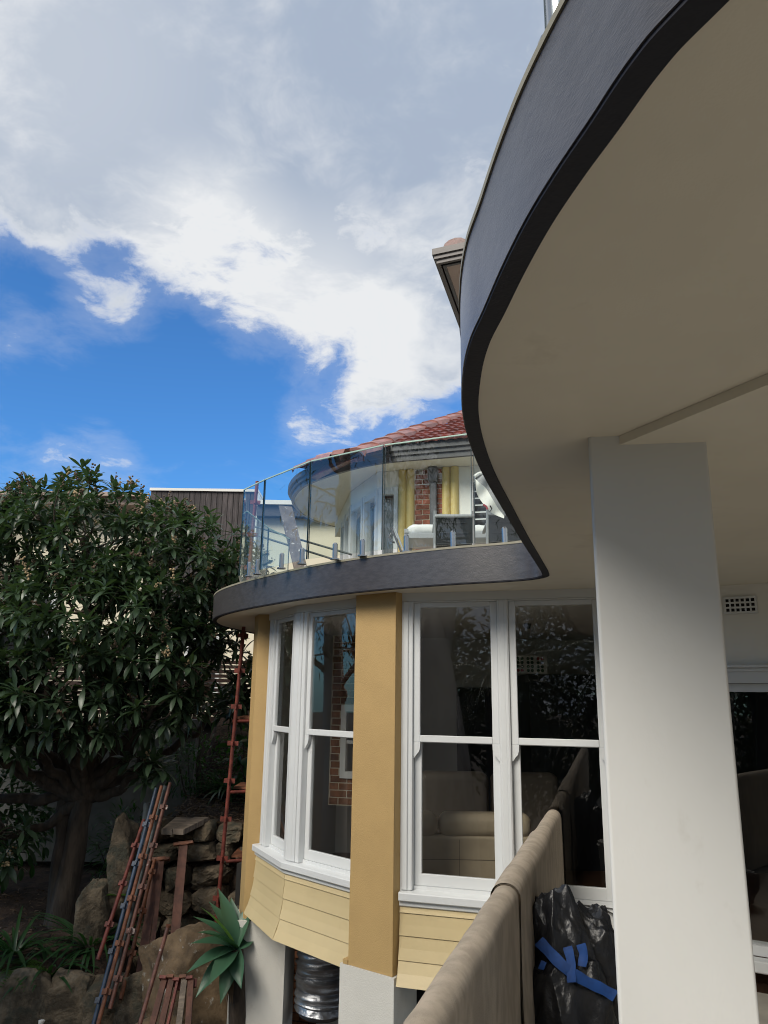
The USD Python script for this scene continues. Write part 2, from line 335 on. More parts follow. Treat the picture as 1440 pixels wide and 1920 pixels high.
mat('soil', (0.060, 0.038, 0.025), 0.95, 0.6, 5, 0.9, 22, stain=((0.14, 0.09, 0.055), 11, 0.6, 0.58), bdist=0.03)
mat('mulch', (0.07, 0.05, 0.038), 0.9, 0.5, 8, 0.5, 40, rnd=0.3)
mat('bark_grey', (0.085, 0.064, 0.047), 0.85, 0.45, 5, 0.8, 26, squash=(2.2, 2.2, 0.5), bdist=0.02)
mat('gum_bark', (0.42, 0.37, 0.33), 0.7, 0.35, 2.5, 0.3, 20, squash=(2.5, 2.5, 0.35), stain=((0.2, 0.15, 0.12), 2.0, 0.7, 0.6))
mat('felt', (0.50, 0.42, 0.325), 0.95, 0.22, 6, 0.8, 260, stain=((0.62, 0.57, 0.50), 9.0, 0.6, 0.66), squash=(1.6, 1.6, 0.7), bdist=0.006)
mat('felt_seam', (0.03, 0.025, 0.02), 0.9)
mat('plastic_black', (0.009, 0.010, 0.013), 0.37, 0.2, 6, 0.35, 26, spec=0.6, stain=((0.12, 0.12, 0.12), 11.0, 0.5, 0.72), bdist=0.02)
mat('tape_blue', (0.003, 0.045, 0.20), 0.75, 0.25, 12, 0.2, 30)
mat('bucket_white', (0.6, 0.6, 0.57), 0.4, 0.05)
mat('cable_black', (0.012, 0.012, 0.012), 0.5)
mat('foil', (0.42, 0.43, 0.45), 0.22, 0.2, 6, 0.5, 22, metal=0.85, bdist=0.02)
mat('sofa_beige', (0.50, 0.405, 0.285), 0.55, 0.08, 4, 0.15, 30)
mat('sofa_dark', (0.10, 0.082, 0.065), 0.6, 0.1, 4)
mat('room_wall', (0.62, 0.62, 0.58), 0.8, 0.03)
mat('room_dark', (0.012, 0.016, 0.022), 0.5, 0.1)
mat('floor_wood', (0.10, 0.05, 0.028), 0.4, 0.3, 5, squash=(8, 1, 1))
mat('terrace', (0.40, 0.37, 0.32), 0.85, 0.15, 3, 0.2, 40)
mat('paper_white', (0.75, 0.75, 0.70), 0.7)
mat('print_red', (0.35, 0.04, 0.05), 0.7)
mat('print_green', (0.03, 0.08, 0.05), 0.7)
mat('stone_white', (0.78, 0.76, 0.7), 0.6)
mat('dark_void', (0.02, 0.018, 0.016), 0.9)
mat('flower_cream', (0.42, 0.31, 0.17), 0.8, 0.4, 30)
mat('bud_brown', (0.13, 0.09, 0.055), 0.85, 0.4, 30)
mat('cloth_grey', (0.36, 0.36, 0.36), 0.8, 0.3, 9)
mat('cloth_white', (0.80, 0.79, 0.74), 0.8, 0.05)
glass('window_pane', (0.96, 0.97, 0.965), 1.72)
glass('rail_glass', (0.93, 0.97, 0.965), 1.72)
leaf('loquat_leaf', (0.046, 0.078, 0.042), (0.13, 0.165, 0.105), 0.18, 0.34)
leaf('loquat_new', (0.10, 0.135, 0.04), (0.15, 0.17, 0.06), 0.3, 0.4)
leaf('strap_leaf', (0.032, 0.085, 0.028), (0.06, 0.13, 0.045), 0.2, 0.35)
leaf('fern_leaf', (0.05, 0.11, 0.015), (0.09, 0.16, 0.03), 0.3, 0.5)
leaf('agave_leaf', (0.05, 0.125, 0.07), (0.085, 0.17, 0.095), 0.1, 0.4)
leaf('agave_young', (0.13, 0.24, 0.05), (0.17, 0.28, 0.06), 0.2, 0.4)
leaf('shrub_leaf', (0.028, 0.075, 0.018), (0.05, 0.11, 0.03), 0.3, 0.4)
leaf('gum_leaf', (0.045, 0.06, 0.03), (0.08, 0.095, 0.055), 0.2, 0.7)
leaf('palm_leaf', (0.03, 0.05, 0.02), (0.06, 0.08, 0.03), 0.2, 0.4)
leaf('dry_leaf', (0.12, 0.08, 0.05), (0.2, 0.14, 0.09), 0.1, 0.7)
K = MAT

# ---------------------------------------------------------------- levels and plan lines
ZB, ZT, ZF = 2.55, 2.8625, -0.42           # underside and top of the balcony slab, terrace floor
EDGE = spline([(14, -2.6), (8, -2.2), (4, -1.35), (2.2, -0.62), (1.25, -0.08), (0.75, 0.32), (0.53, 0.6), (0.4025, 0.855), (0.364, 0.955), (0.334, 1.0875), (0.306, 1.209), (0.279, 1.354), (0.2575, 1.531), (0.241, 1.726),
               (0.2255, 1.9025), (0.230, 2.114), (0.26, 2.4175), (0.3225, 2.749), (0.429, 3.171), (0.596, 3.734), (0.831, 4.5175), (1.05, 5.22), (1.215, 5.76), (1.243, 5.93), (1.165, 6.075), (0.979, 6.205), (0.641, 6.373), (0.244, 6.620),
               (-0.12, 6.89), (-0.613, 7.34), (-1.106, 7.93), (-1.66, 8.70), (-2.05, 9.42), (-2.26, 10.13), (-2.30, 10.75), (-2.22, 11.25), (-2.10, 11.75), (-1.9, 12.5), (-1.3, 14.2)], 7)
BAY = [(-1.357, 9.113), (-0.923, 8.217), (0.142, 7.094), (1.944, 6.556), (3.035, 5.916), (6.2, 3.4)]

# ================================================================ THE HOUSE
house = thing('house', 'cream and charcoal two storey house with curved balcony, bay windows and red tiled roof', 'house')
SLAB = Polygon([tuple(p) for p in EDGE] + [(0, 15.5), (6, 15.0), (14, 12)]).buffer(0)
def part(name, mesh, m, smooth=False, label=None, parent=house, kind=None): return obj(name, mesh, K[m], parent, smooth, label, kind)


def ringed(poly, w, z0, z1):
    """a band just inside the outline of a plan area"""
    inner = poly.buffer(-w, join_style=1, quad_segs=6)
    return prism(poly.difference(inner), z0, z1)


part('balcony_slab', prism(SLAB.buffer(-0.03), ZB + 0.03, ZT - 0.012), 'terrace')
part('fascia', ringed(SLAB, 0.026, ZB, ZT - 0.014), 'fascia_charcoal', 25, 'dark charcoal painted fascia of the curved balcony')
part('drip_edge', ringed(SLAB.buffer(-0.004), 0.052, ZB - 0.008, ZB + 0.02), 'drip_black', 25)
part('deck_edge', ringed(SLAB.buffer(0.005), 0.10, ZT - 0.013, ZT + 0.006), 'deck_edge', 25)
part('soffit', prism(SLAB.buffer(-0.045), ZB + 0.001, ZB + 0.028), 'soffit_cream')
lowered = Polygon([(0.86, 2.662), (1.135, 2.083), (2.2, -0.1), (9, -1.2), (9, 5.0), (3.0, 6.2), (2.05, 7.0)])
part('lowered_soffit', prism(lowered, ZB - 0.034, ZB), 'soffit_cream', False, 'slightly lower panel of the ceiling behind the white pillar')

# the white pillar
pa, pb = V([0.75, 2.669]), V([1.168, 2.605]); pe = (pb - pa) / np.linalg.norm(pb - pa); pn = V([-pe[1], pe[0]])
pp = Polygon([pa, pb, pb + pn * 0.40 + pe * 0.02, pa + pn * 0.40 + pe * 0.16]).buffer(-0.012).buffer(0.012, quad_segs=4)
part('pillar', prism(pp, ZF, ZB + 0.004), 'pillar_white', 35, 'square white rendered pillar holding up the balcony')

# walls of the ground floor above the window heads and right of them
part('wall_head', strip(BAY[:4], -0.16, 0.0, 2.475, ZB + 0.002), 'white_gloss')
fr4 = Fr(BAY[3], BAY[4]); fr5 = Fr(BAY[4], BAY[5])
part('wall', [fr4.box(0.02, fr4.L, -0.2, 0.0, 1.86, ZB), fr5.box(0, fr5.L, -0.2, 0.0, ZF, ZB), fr4.box(0.02, 0.30, -0.2, 0.0, ZF, 1.86)], 'wall_white')
part('cornice', [fr4.box(0.15, fr4.L + 0.02, 0.0, 0.075, 1.862, 1.885, 0.006), fr4.box(0.17, fr4.L + 0.02, 0.0, 0.045, 1.832, 1.86, 0.006), fr4.box(0.2, fr4.L + 0.02, 0.0, 0.02, 1.745, 1.83)], 'white_gloss')
dr = part('sliding_door', [fr4.box(0.30, 0.36, -0.16, -0.03, -0.12, 1.742), fr4.box(0.36, fr4.L, -0.16, -0.03, 1.68, 1.742), fr4.box(0.36, fr4.L, -0.16, -0.03, -0.19, -0.12)], 'white_gloss')
obj('pane', fr4.box(0.362, fr4.L, -0.10, -0.09, -0.118, 1.678), K['window_pane'], dr)
part('door_sill', fr4.box(0.25, fr4.L + 0.03, -0.02, 0.10, -0.27, -0.192, 0.008), 'white_gloss')
# wall vent: a plate with a grid of square holes
vw, vh = 0.246, 0.135; vt_ = []
u0, z0 = 0.925, 2.284; cell = vw / 6
plate = Polygon([(u0, z0), (u0 + vw, z0), (u0 + vw, z0 + vh), (u0, z0 + vh)])
for i in range(6):
    for j in range(3):
        a, b = u0 + 0.012 + i * (vw - 0.024) / 6, z0 + 0.010 + j * (vh - 0.02) / 3
        s = 0.025
        plate = plate.difference(Polygon([(a + 0.006, b + 0.007), (a + 0.006 + s, b + 0.007), (a + 0.006 + s, b + 0.007 + s), (a + 0.006, b + 0.007 + s)]))
vp = part('wall_vent', fr4.prism(plate.exterior.coords[:-1], 0.0005, 0.002), 'dark_void', False, 'small cream air vent with square holes')
m = extrude_polygon(plate, 0.016, engine='earcut'); v = m.vertices.copy(); m.vertices = fr4.a + np.outer(v[:, 0], fr4.e) + np.outer(v[:, 1], [0, 0, 1.]) + np.outer(v[:, 2] + 0.004, fr4.n); m.fix_normals()
obj('grille', m, K['white_gloss'], vp)


def sash_window(fr, u0, u1, g0, g1, left_post=0.0, right_post=0.0):
    """A double hung window from u0 to u1 of a wall facet; g0, g1 the upper pane."""
    zt, zr, zb_ = 2.415, 1.247, 0.125
    ch = 0.004
    w = part('window', [fr.box(u0, g0 - 0.062, -0.12, 0.0, 0.0, 2.474, ch), fr.box(g1 + 0.062, u1, -0.12, 0.0, 0.0, 2.474, ch), fr.box(g0 - 0.062, g1 + 0.062, -0.12, 0.0, zt + 0.045, 2.474, ch),
                        fr.box(u0 - 0.004, min(u0 + 0.045, g0 - 0.07), -0.01, 0.012, 0.002, 2.472, ch), fr.box(max(u1 - 0.045, g1 + 0.07), u1 + 0.004, -0.01, 0.012, 0.002, 2.472, ch),
                        fr.box(g0 - 0.085, g0 - 0.0635, -0.03, 0.007, 0.002, 2.462, 0.003), fr.box(g1 + 0.0635, g1 + 0.085, -0.03, 0.007, 0.002, 2.462, 0.003),
                        fr.box(g0 - 0.06, g1 + 0.06, -0.12, -0.045, -0.002, 0.03)], 'white_gloss')
    d0, d1 = -0.055, -0.018
    horn = lambda s: fr.prism([(0 * s, 0), (0.062 * s, 0), (0.060 * s, -0.05), (0.050 * s, -0.085), (0.030 * s, -0.105), (0.010 * s, -0.135), (0.0, -0.14)] if s > 0 else [(0, 0), (0, -0.14), (-0.010, -0.135), (-0.030, -0.105), (-0.050, -0.085), (-0.060, -0.05), (-0.062, 0)], d0, d1)
    hl = horn(1); hl.apply_translation(fr.e * (g0 - 0.060) + V([0, 0, zr - 0.028])); hr = horn(-1); hr.apply_translation(fr.e * (g1 + 0.060) + V([0, 0, zr - 0.028]))
    obj('upper_sash', [fr.box(g0 - 0.06, g0, d0, d1, zr - 0.029, zt + 0.044, ch), fr.box(g1, g1 + 0.06, d0, d1, zr - 0.029, zt + 0.044, ch), fr.box(g0, g1, d0, d1, zt, zt + 0.044, ch), fr.box(g0, g1, d0, d1 + 0.004, zr - 0.029, zr + 0.029, ch), hl, hr], K['white_gloss'], w)
    e0, e1 = -0.10, -0.062
    obj('lower_sash', [fr.box(g0 - 0.06, g0 + 0.006, e0, e1, 0.031, zr + 0.02, ch), fr.box(g1 - 0.006, g1 + 0.06, e0, e1, 0.031, zr + 0.02, ch), fr.box(g0, g1, e0, e1, 0.031, zb_, ch), fr.box(g0, g1, e0, e1, zr - 0.035, zr + 0.02, ch)], K['white_gloss'], w)
    obj('pane', fr.box(g0, g1, -0.039, -0.035, zr + 0.029, zt), K['window_pane'], w)
    obj('pane', fr.box(g0 + 0.006, g1 - 0.006, -0.083, -0.079, zb_, zr - 0.035), K['window_pane'], w)


f1, f2, f3 = Fr(BAY[0], BAY[1]), Fr(BAY[1], BAY[2]), Fr(BAY[2], BAY[3])
o3 = 0.053
sash_window(f1, 0.09, f1.L - 0.03, 0.32, f1.L - 0.055)
sash_window(f2, 0.08, 1.16, 0.25, 0.985)
sash_window(f3, 0.06, 0.985, 0.211, 0.86)
sash_window(f3, 0.99, f3.L - 0.001, 1.085, 1.754)
part('pier_wall', [f2.box(1.165, f2.L - 0.02, -0.2, -0.004, -0.7, 2.474), f3.box(0.005, 0.058, -0.2, -0.004, -0.7, 2.474)], 'white_gloss')
part('corner_post', cat([f1.box(f1.L - 0.075, f1.L + 0.0, -0.06, 0.016, 0.001, 2.474, 0.006), f2.box(0.0, 0.085, -0.06, 0.016, 0.001, 2.474, 0.006)]), 'white_gloss')
e2_, e3_ = V([*f2.e[:2]]), V([*f3.e[:2]])
LEFT_RUN = [BAY[0], BAY[1], tuple(V(BAY[1]) + e2_ * 1.15)]; RIGHT_RUN = [tuple(V(BAY[2]) + e3_ * 0.045), BAY[3]]
for run in (LEFT_RUN, RIGHT_RUN):
    part('window_sill', profile(run, [(-0.14, -0.03), (0.062, -0.075), (0.068, -0.068), (0.068, -0.016), (0.060, -0.008), (-0.05, 0.0), (-0.14, 0.0)]), 'white_gloss')
    part('sill_apron', profile(run, [(-0.1, -0.122), (0.026, -0.122), (0.034, -0.114), (0.034, -0.078), (-0.1, -0.055)]), 'white_gloss')

# flared weatherboards under the windows
def flare(z):
    t = np.clip((-0.12 - z) / 0.60, 0, 1); return 0.012 + 0.012 * t + 0.095 * t ** 3.0
zs = [-0.127, -0.178, -0.352, -0.532, -0.712]
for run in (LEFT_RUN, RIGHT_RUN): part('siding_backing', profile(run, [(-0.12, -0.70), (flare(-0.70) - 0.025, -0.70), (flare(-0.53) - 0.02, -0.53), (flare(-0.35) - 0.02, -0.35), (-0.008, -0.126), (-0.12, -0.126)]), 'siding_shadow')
for seg in range(3):
    for i in range(4):
        za, zc = zs[i], zs[i + 1] + 0.007
        zm = [za, (za + zc) / 2, zc]
        prof = [(flare(z) + (0.004 if k == 0 else 0.008 if k == 1 else 0.014), z) for k, z in enumerate(zm)] + [(flare(z) - 0.022, z) for z in zm[::-1]]
        P, k_ = (V(LEFT_RUN), seg) if seg < 2 else (V(RIGHT_RUN), 0); rows = [offset_line(P, w)[k_:k_ + 2] for w, z in prof]
        gap = 0.002; vv = []
        for (w, z), r in zip(prof, rows):
            e = (r[1] - r[0]) / np.linalg.norm(r[1] - r[0]); vv += [(*(r[0] + e * gap), z), (*(r[1] - e * gap), z)]
        k = len(prof); ff = []
        for j in range(k):
            a, b, c, d = 2 * j, 2 * j + 1, 2 * ((j + 1) % k) + 1, 2 * ((j + 1) % k); ff += [(a, b, c), (a, c, d)]
        for j in range(1, k - 1): ff += [(0, 2 * (j + 1), 2 * j), (1, 2 * j + 1, 2 * (j + 1) + 1)]
        m = TM(vv, ff); m.fix_normals(); part('siding_board', m, 'siding_yellow')

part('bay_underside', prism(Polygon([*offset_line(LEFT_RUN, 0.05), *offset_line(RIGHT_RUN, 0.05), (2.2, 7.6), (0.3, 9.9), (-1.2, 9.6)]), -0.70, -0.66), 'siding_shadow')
# brown pilaster between the windows, and the brown corner column, each on a white base
A, B = V([-0.256, 7.285]), V([0.122, 6.994]); fp = (B - A) / np.linalg.norm(B - A); fo = V([fp[1], -fp[0]])
back = V([0.54, 0.84])
part('pilaster', prism(Polygon([A, B, V([0.18, 7.08]), V([0.22, 7.2]), V([-0.1, 7.45]), V([-0.22, 7.46])]).buffer(-0.004).buffer(0.004), -0.645, ZB), 'render_brown', 35, 'wide golden brown rendered pilaster between the bay windows')
part('column_base', prism(Polygon([A - fp * 0.082 + fo * 0.012, B + fp * 0.026 + fo * 0.012, B + fp * 0.026 + back * 0.36, A - fp * 0.082 + back * 0.5]), -3.2, -0.648), 'base_white', False, 'white rendered base under the golden brown pilaster')
part('base_cap', prism(Polygon([A - fp * 0.055 + fo * 0.006, A + fo * 0.006 - fp * 0.002, A + back * 0.2 - fp * 0.002, A - fp * 0.055 + back * 0.2]), -0.645, -0.61), 'render_brown')
C0, C1, C2 = V([-1.590, 9.486]), V([-1.489, 9.161]), V([-1.330, 9.135])
part('corner_column', prism(Polygon([C0, C1, C2, C2 + V([0.1, 0.5]), C0 + V([0.25, 0.3])]), -0.79, ZB), 'render_brown', False, 'narrow golden brown column at the left corner of the bay')
part('column_base', prism(Polygon([C0 + V([-0.075, 0.02]), C1 + V([-0.055, -0.035]), V([-1.00, 9.06]), V([-0.94, 9.5]), C0 + V([0.3, 0.4])]), -3.3, -0.795), 'base_white', False, 'white rendered base under the narrow corner column')

# under the bay: brick wall, recess, hanging duct and a pale door
uw = Fr((-1.3, 10.6), (2.4, 9.4))
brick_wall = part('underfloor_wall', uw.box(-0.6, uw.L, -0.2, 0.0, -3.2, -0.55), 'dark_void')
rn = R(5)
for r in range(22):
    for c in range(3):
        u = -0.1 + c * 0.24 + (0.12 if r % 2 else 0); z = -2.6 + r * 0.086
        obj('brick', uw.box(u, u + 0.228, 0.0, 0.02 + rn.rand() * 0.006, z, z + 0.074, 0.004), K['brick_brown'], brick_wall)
part('underfloor_door', [uw.box(0.62, 0.72, 0.02, 0.07, -3, -0.75), uw.box(0.72, 1.25, 0.02, 0.05, -3, -1.75), uw.box(0.72, 1.25, 0.02, 0.05, -0.92, -0.75), uw.box(1.1, 1.25, 0.02, 0.06, -3, -0.75)], 'base_white')

# ---- room behind the bay windows
room = Polygon([*offset_line(BAY[:5], -0.22), (6.2, 7.0), (6.2, 11.2), (-0.6, 11.2), (-1.2, 10.2)])
part('room_floor', prism(room, ZF - 0.1, ZF), 'floor_wood')
part('room_ceiling', prism(room.buffer(-0.01), ZB - 0.12, ZB - 0.03), 'wall_white')
part('room_wall', [box((-0.7, 10.9, ZF), (6.3, 11.1, ZB)), box((6.0, 4.5, ZF), (6.2, 11, ZB)), prism(Polygon([(-1.35, 9.55), (-1.2, 9.5), (-0.55, 11.0), (-0.7, 11.1)]), ZF, ZB)], 'room_wall')
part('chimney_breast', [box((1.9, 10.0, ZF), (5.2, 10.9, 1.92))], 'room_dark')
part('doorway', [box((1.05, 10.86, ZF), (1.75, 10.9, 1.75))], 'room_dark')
# brick pier with a white window, seen through the second bay window
bp = Fr((-0.62, 9.95), (0.05, 9.80)); pier = part('inner_brick_wall', [bp.box(-0.02, 0.70, -0.12, -0.004, 1.5, 2.38), bp.box(-0.02, 0.12, -0.12, -0.004, 0.3, 1.5), bp.box(0.5, 0.70, -0.12, -0.004, 0.3, 1.5), bp.box(0.12, 0.5, -0.12, -0.004, 0.3, 0.62)], 'mortar')
for r in range(24):
    for c in range(4):
        u = c * 0.215 + (0.107 if r % 2 else 0) - 0.107; z = 0.31 + r * 0.086; u1_ = min(u + 0.205, 0.69); u = max(u, -0.01)
        if u1_ - u < 0.04: continue
        segs = [(u, u1_)]
        if 0.60 < z < 1.46: segs = [(u, min(u1_, 0.115)), (max(u, 0.505), u1_)]
        for a, b in segs:
            if b - a > 0.03: obj('brick', bp.box(a, b, -0.03, 0.0, z, z + 0.075, 0.003), K['brick_brown'], pier)
iw = part('inner_window', [bp.box(0.12, 0.19, -0.06, 0.02, 0.62, 1.5), bp.box(0.43, 0.5, -0.06, 0.02, 0.62, 1.5), bp.box(0.19, 0.43, -0.06, 0.02, 1.42, 1.5), bp.box(0.19, 0.43, -0.06, 0.03, 0.62, 0.70), bp.box(0.19, 0.43, -0.06, 0.0, 1.03, 1.07)], 'white_gloss')
obj('pane', bp.box(0.19, 0.43, -0.05, -0.04, 0.7, 1.42), K['window_pane'], iw)

# ---- upper storey
EV = 5.25
GUT = spline([(7.5, 9.08), (4.5, 10.08), (1.361, 11.133), (0.658, 11.36), (-0.071, 11.63), (-0.723, 12.14), (-1.378, 12.93), (-1.684, 13.635), (-1.80, 14.4), (-1.66, 15.437), (-1.205, 16.272), (-0.4, 17.0)], 6)
GUTR = GUT[::-1]   # right-hand side of this direction faces outwards
step = [(-0.06, EV), (0.0, EV), (0.0, EV + 0.075), (0.035, EV + 0.085), (0.035, EV + 0.145), (0.075, EV + 0.155), (0.075, EV + 0.25), (-0.06, EV + 0.25)]
part('eave_gutter', profile(GUTR, step), 'gutter_grey', 25, 'stepped dark grey gutter round the curved upper eave')
part('upper_soffit', prism(Polygon([*[tuple(p) for p in GUT], (8, 16)]).buffer(-0.03), EV + 0.005, EV + 0.03), 'soffit_cream')
UW = [(-1.05, 16.0), (-0.62, 13.4), (-0.12, 12.13), (2.3, 11.46), (7.5, 9.9)]
u1, u2, u3 = Fr(UW[0], UW[1]), Fr(UW[1], UW[2]), Fr(UW[2], UW[3])
part('upper_wall', [u1.box(0, u1.L, -0.2, 0, 4.95, EV), u2.box(0, u2.L, -0.2, 0, 4.95, EV), u3.box(0, u3.L, -0.2, 0, 4.98, EV), Fr(UW[3], UW[4]).box(0, 5.4, -0.2, 0, ZT, EV), u3.box(1.25, 1.55, -0.2, 0, ZT, 4.98), u3.box(1.95, u3.L, -0.2, 0, ZT, 4.98)], 'wall_white')


def door(fr, a, b, bars=(), label=None):
    d = part('upper_door', [fr.box(a, a + 0.07, -0.1, 0.01, ZT, 4.98), fr.box(b - 0.07, b, -0.1, 0.01, ZT, 4.98), fr.box(a + 0.07, b - 0.07, -0.1, 0.0, 4.86, 4.98), fr.box(a + 0.07, b - 0.07, -0.1, 0.0, ZT, ZT + 0.1)] + [fr.box(a + 0.07, b - 0.07, -0.08, -0.02, z, z + 0.05) for z in bars], 'white_gloss', False, label)
    obj('pane', fr.box(a + 0.071, b - 0.071, -0.055, -0.045, ZT + 0.1, 4.86), K['window_pane'], d); return d
door(u1, 1.2, 1.85); door(u1, 1.9, u1.L - 0.02); door(u2, 0.02, 0.68); door(u2, 0.72, u2.L - 0.01)
door(u3, 0.03, 0.36)
def drape(fr, a, b, w, z0, z1, k=26):
    us = np.linspace(a, b, k * 4); ws = w + 0.022 * np.sin(np.arange(k * 4) * 1.6) + 0.01 * np.sin(np.arange(k * 4) * 0.53)
    v = [fr.p(u, x, z) for z in (z0, z1) for u, x in zip(us, ws)]; n = len(us)
    f = [(i, i + 1, n + i + 1) for i in range(n - 1)] + [(i, n + i + 1, n + i) for i in range(n - 1)]
    return TM(v, f)
part('curtain', drape(u2, 0.1, u2.L - 0.1, -0.25, ZT, 4.86), 'curtain', True); part('curtain', drape(u3, 0.05, 0.34, -0.25, ZT, 4.86, 10), 'curtain', True); part('curtain', drape(u1, 1.3, u1.L - 0.1, -0.25, ZT, 4.9), 'curtain', True)
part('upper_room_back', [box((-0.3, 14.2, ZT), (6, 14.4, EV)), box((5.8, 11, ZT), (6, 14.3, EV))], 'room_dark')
# brick pier with the paired yellow half round columns and a dark downpipe
def cyl(fr, u, w, r, z0, z1, n=20): return rod(fr.p(u, w, z0), fr.p(u, w, z1), r, n)
p0 = 0.655
pr = part('brick_pier', u3.box(p0 - 0.02, p0 + 0.46, -0.2, -0.006, ZT, EV - 0.001), 'mortar')
for r in range(28):
    for c in range(4):
        u = p0 + c * 0.24 + (-0.12 if r % 2 else 0); z = ZT + 0.01 + r * 0.085; a, b = max(u, p0 - 0.01), min(u + 0.229, p0 + 0.455)
        if b - a > 0.03: obj('brick', u3.box(a, b, -0.04, 0.0 + 0.002 * ((r * 7 + c) % 3), z, z + 0.074, 0.003), K['brick_red'], pr)
for u in (0.437, 0.570, 1.164, 1.303): part('round_column', cyl(u3, u, 0.0, 0.0695, ZT, EV - 0.002), 'yellow_pipe', 35)
dp = part('downpipe', u3.box(0.91, 1.018, 0.01, 0.09, ZT, 5.0, 0.012), 'pipe_grey')
obj('rain_head', u3.box(0.885, 1.04, 0.01, 0.13, 5.0, EV - 0.003, 0.012), K['pipe_grey'], dp)
dk = part('louvre_window', [u3.box(1.55, 1.60, -0.1, 0.01, ZT, 4.98), u3.box(1.90, 1.95, -0.1, 0.01, ZT, 4.98)], 'white_gloss')
for i in range(17): obj('louvre', u3.box(1.60, 1.90, -0.06, -0.04, ZT + 0.12 + i * 0.115, ZT + 0.14 + i * 0.115), K['white_gloss'], dk)
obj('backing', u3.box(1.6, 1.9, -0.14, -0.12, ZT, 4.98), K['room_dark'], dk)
# tiled roof
re_ = V([-1.432, 0.477, 0]); re_ /= np.linalg.norm(re_); rb = V([0.316, 0.9487, 0]); rs = math.radians(27); ru = rb * math.cos(rs) + V([0, 0, math.sin(rs)]); rnm = np.cross(ru, re_); rnm *= np.sign(rnm[2])
g0 = V([1.361, 11.133, EV + 0.26]) - rb * 0.05
def on_roof(px, py):
    d = ray(px, py); t = (g0 - V([0, 0, EZ])) @ rnm / (d @ rnm); return V([0, 0, EZ]) + d * t
hip = [V([-1.44, 12.95, EV + 0.22]), V([-1.02, 12.30, EV + 0.22]), on_roof(652, 858), on_roof(712, 836), on_roof(790, 805), on_roof(866, 781)]
hip.append(hip[-1] + (hip[-1] - hip[-2]) * 1.6)
gl = [V([*p, EV + 0.252]) for p in GUT[6:-1:3]]
roofv = hip + gl
# sheet under the tiles
front = [V([7.0, 9.25, EV + 0.25])] + [V([*p, EV + 0.25]) for p in (GUT[12], GUT[18], GUT[24], GUT[30])]
hp = hip[::-1]
v = front + hp + [hip[-1] + V([6, -2.0, 0])]; nF = len(front)
f = [(0, nF, len(v) - 1), (0, 1, nF), (1, nF + 1, nF), (1, 2, nF + 1), (2, nF + 2, nF + 1), (2, nF + 3, nF + 2), (2, 3, nF + 3), (3, nF + 4, nF + 3), (3, 4, nF + 4), (4, nF + 5, nF + 4), (4, nF + 6, nF + 5)]
ls = [V([*p, EV + 0.25]) for p in (GUT[36], GUT[42], GUT[48], GUT[-6])]; o = len(v); v += ls + [V([3, 17.5, EV + 0.25])]
f += [(nF + 6, 4, o), (nF + 6, nF + 5, o), (nF + 5, nF + 4, o + 1), (nF + 5, o, o + 1), (nF + 4, nF + 3, o + 2), (nF + 4, o + 1, o + 2), (nF + 3, nF + 2, o + 3), (nF + 3, o + 2, o + 3), (nF + 2, nF + 1, o + 4), (nF + 2, o + 3, o + 4), (nF + 1, nF, o + 4)]
m = TM(v, f); m.vertices = m.vertices - rnm * 0.05
roof = part('roof', m, 'roof_tile', False, 'red terracotta tiled hipped roof')
hx = V([[(h - g0) @ -re_, (h - g0) @ ru] for h in hip])
def hip_u(s):
    h = hx[2:]; k = (h[0, 0] - h[1, 0]) / (h[0, 1] - h[1, 1])
    return h[0, 0] + k * (s - h[0, 1]) if s < h[0, 1] else np.interp(s, h[:, 1], h[:, 0])
rn = R(3)
def tile(u, s, w=0.30, L=0.37):
    """a roof tile with two shallow rolls and a thick lower edge"""
    us = np.linspace(0, w - 0.006, 7); hs = 0.022 * np.abs(np.sin(us / w * 2 * np.pi)) ** 0.8
    top, bot = [], []
    j = (rn.rand(2) - 0.5) * 0.012
    for ss, lift in ((0, 0.045), (L, 0.012)):
        for a, h in zip(us, hs): top.append(g0 - re_ * (u + a) + ru * (s + ss + j[0]) + rnm * (h + lift + j[1] * 0.4))
    for a, h in zip(us, hs): bot.append(g0 - re_ * (u + a) + ru * (s + j[0]) + rnm * (h + 0.012))
    n = 7; f = []
    for i in range(n - 1): f += [(i, i + 1, n + i + 1), (i, n + i + 1, n + i), (2 * n + i, 2 * n + i + 1, i + 1), (2 * n + i, i + 1, i)]
    f += [(0, n, 2 * n), (n - 1, 3 * n - 1, 2 * n - 1)]
    return TM(top + bot, f)
for r in range(16):
    s = -0.08 + r * 0.325; uh = hip_u(s + 0.15)
    for c in range(24):
        u = -2.8 + c * 0.30 + (0.15 if r % 2 else 0)
        if uh + 0.02 < u < 1.1: obj('roof_tile', tile(u, s), K['roof_tile'], roof)
def cap_run(P, sp=0.50):
    P = V(P); d = np.linalg.norm(np.diff(P, axis=0), axis=1); c = np.r_[0, np.cumsum(d)]; k = int(c[-1] / sp)
    for i in range(k):
        a, b = (V([np.interp(x, c, P[:, j]) for j in range(3)]) for x in (i * sp, (i + 1.12) * sp))
        e = (b - a) / np.linalg.norm(b - a); s = np.cross(e, [0, 0, 1.]); s /= np.linalg.norm(s); n_ = np.cross(s, e)
        prof = [(-0.24, -0.03), (-0.20, 0.05), (-0.10, 0.09), (0.10, 0.09), (0.20, 0.05), (0.24, -0.03)]
        v = [p + s * x + n_ * (y + lift) for p, lift in ((a, 0.03), (b, 0.0)) for x, y in prof] + [a + s * x * 0.9 + n_ * (y - 0.015) for x, y in prof]
        n = 6; f = []
        for q in range(n - 1): f += [(q, q + 1, n + q + 1), (q, n + q + 1, n + q), (2 * n + q, 2 * n + q + 1, q + 1), (2 * n + q, q + 1, q)]
        obj('ridge_tile', TM(v, f), K['ridge_tile'], roof)
cap_run(hip)
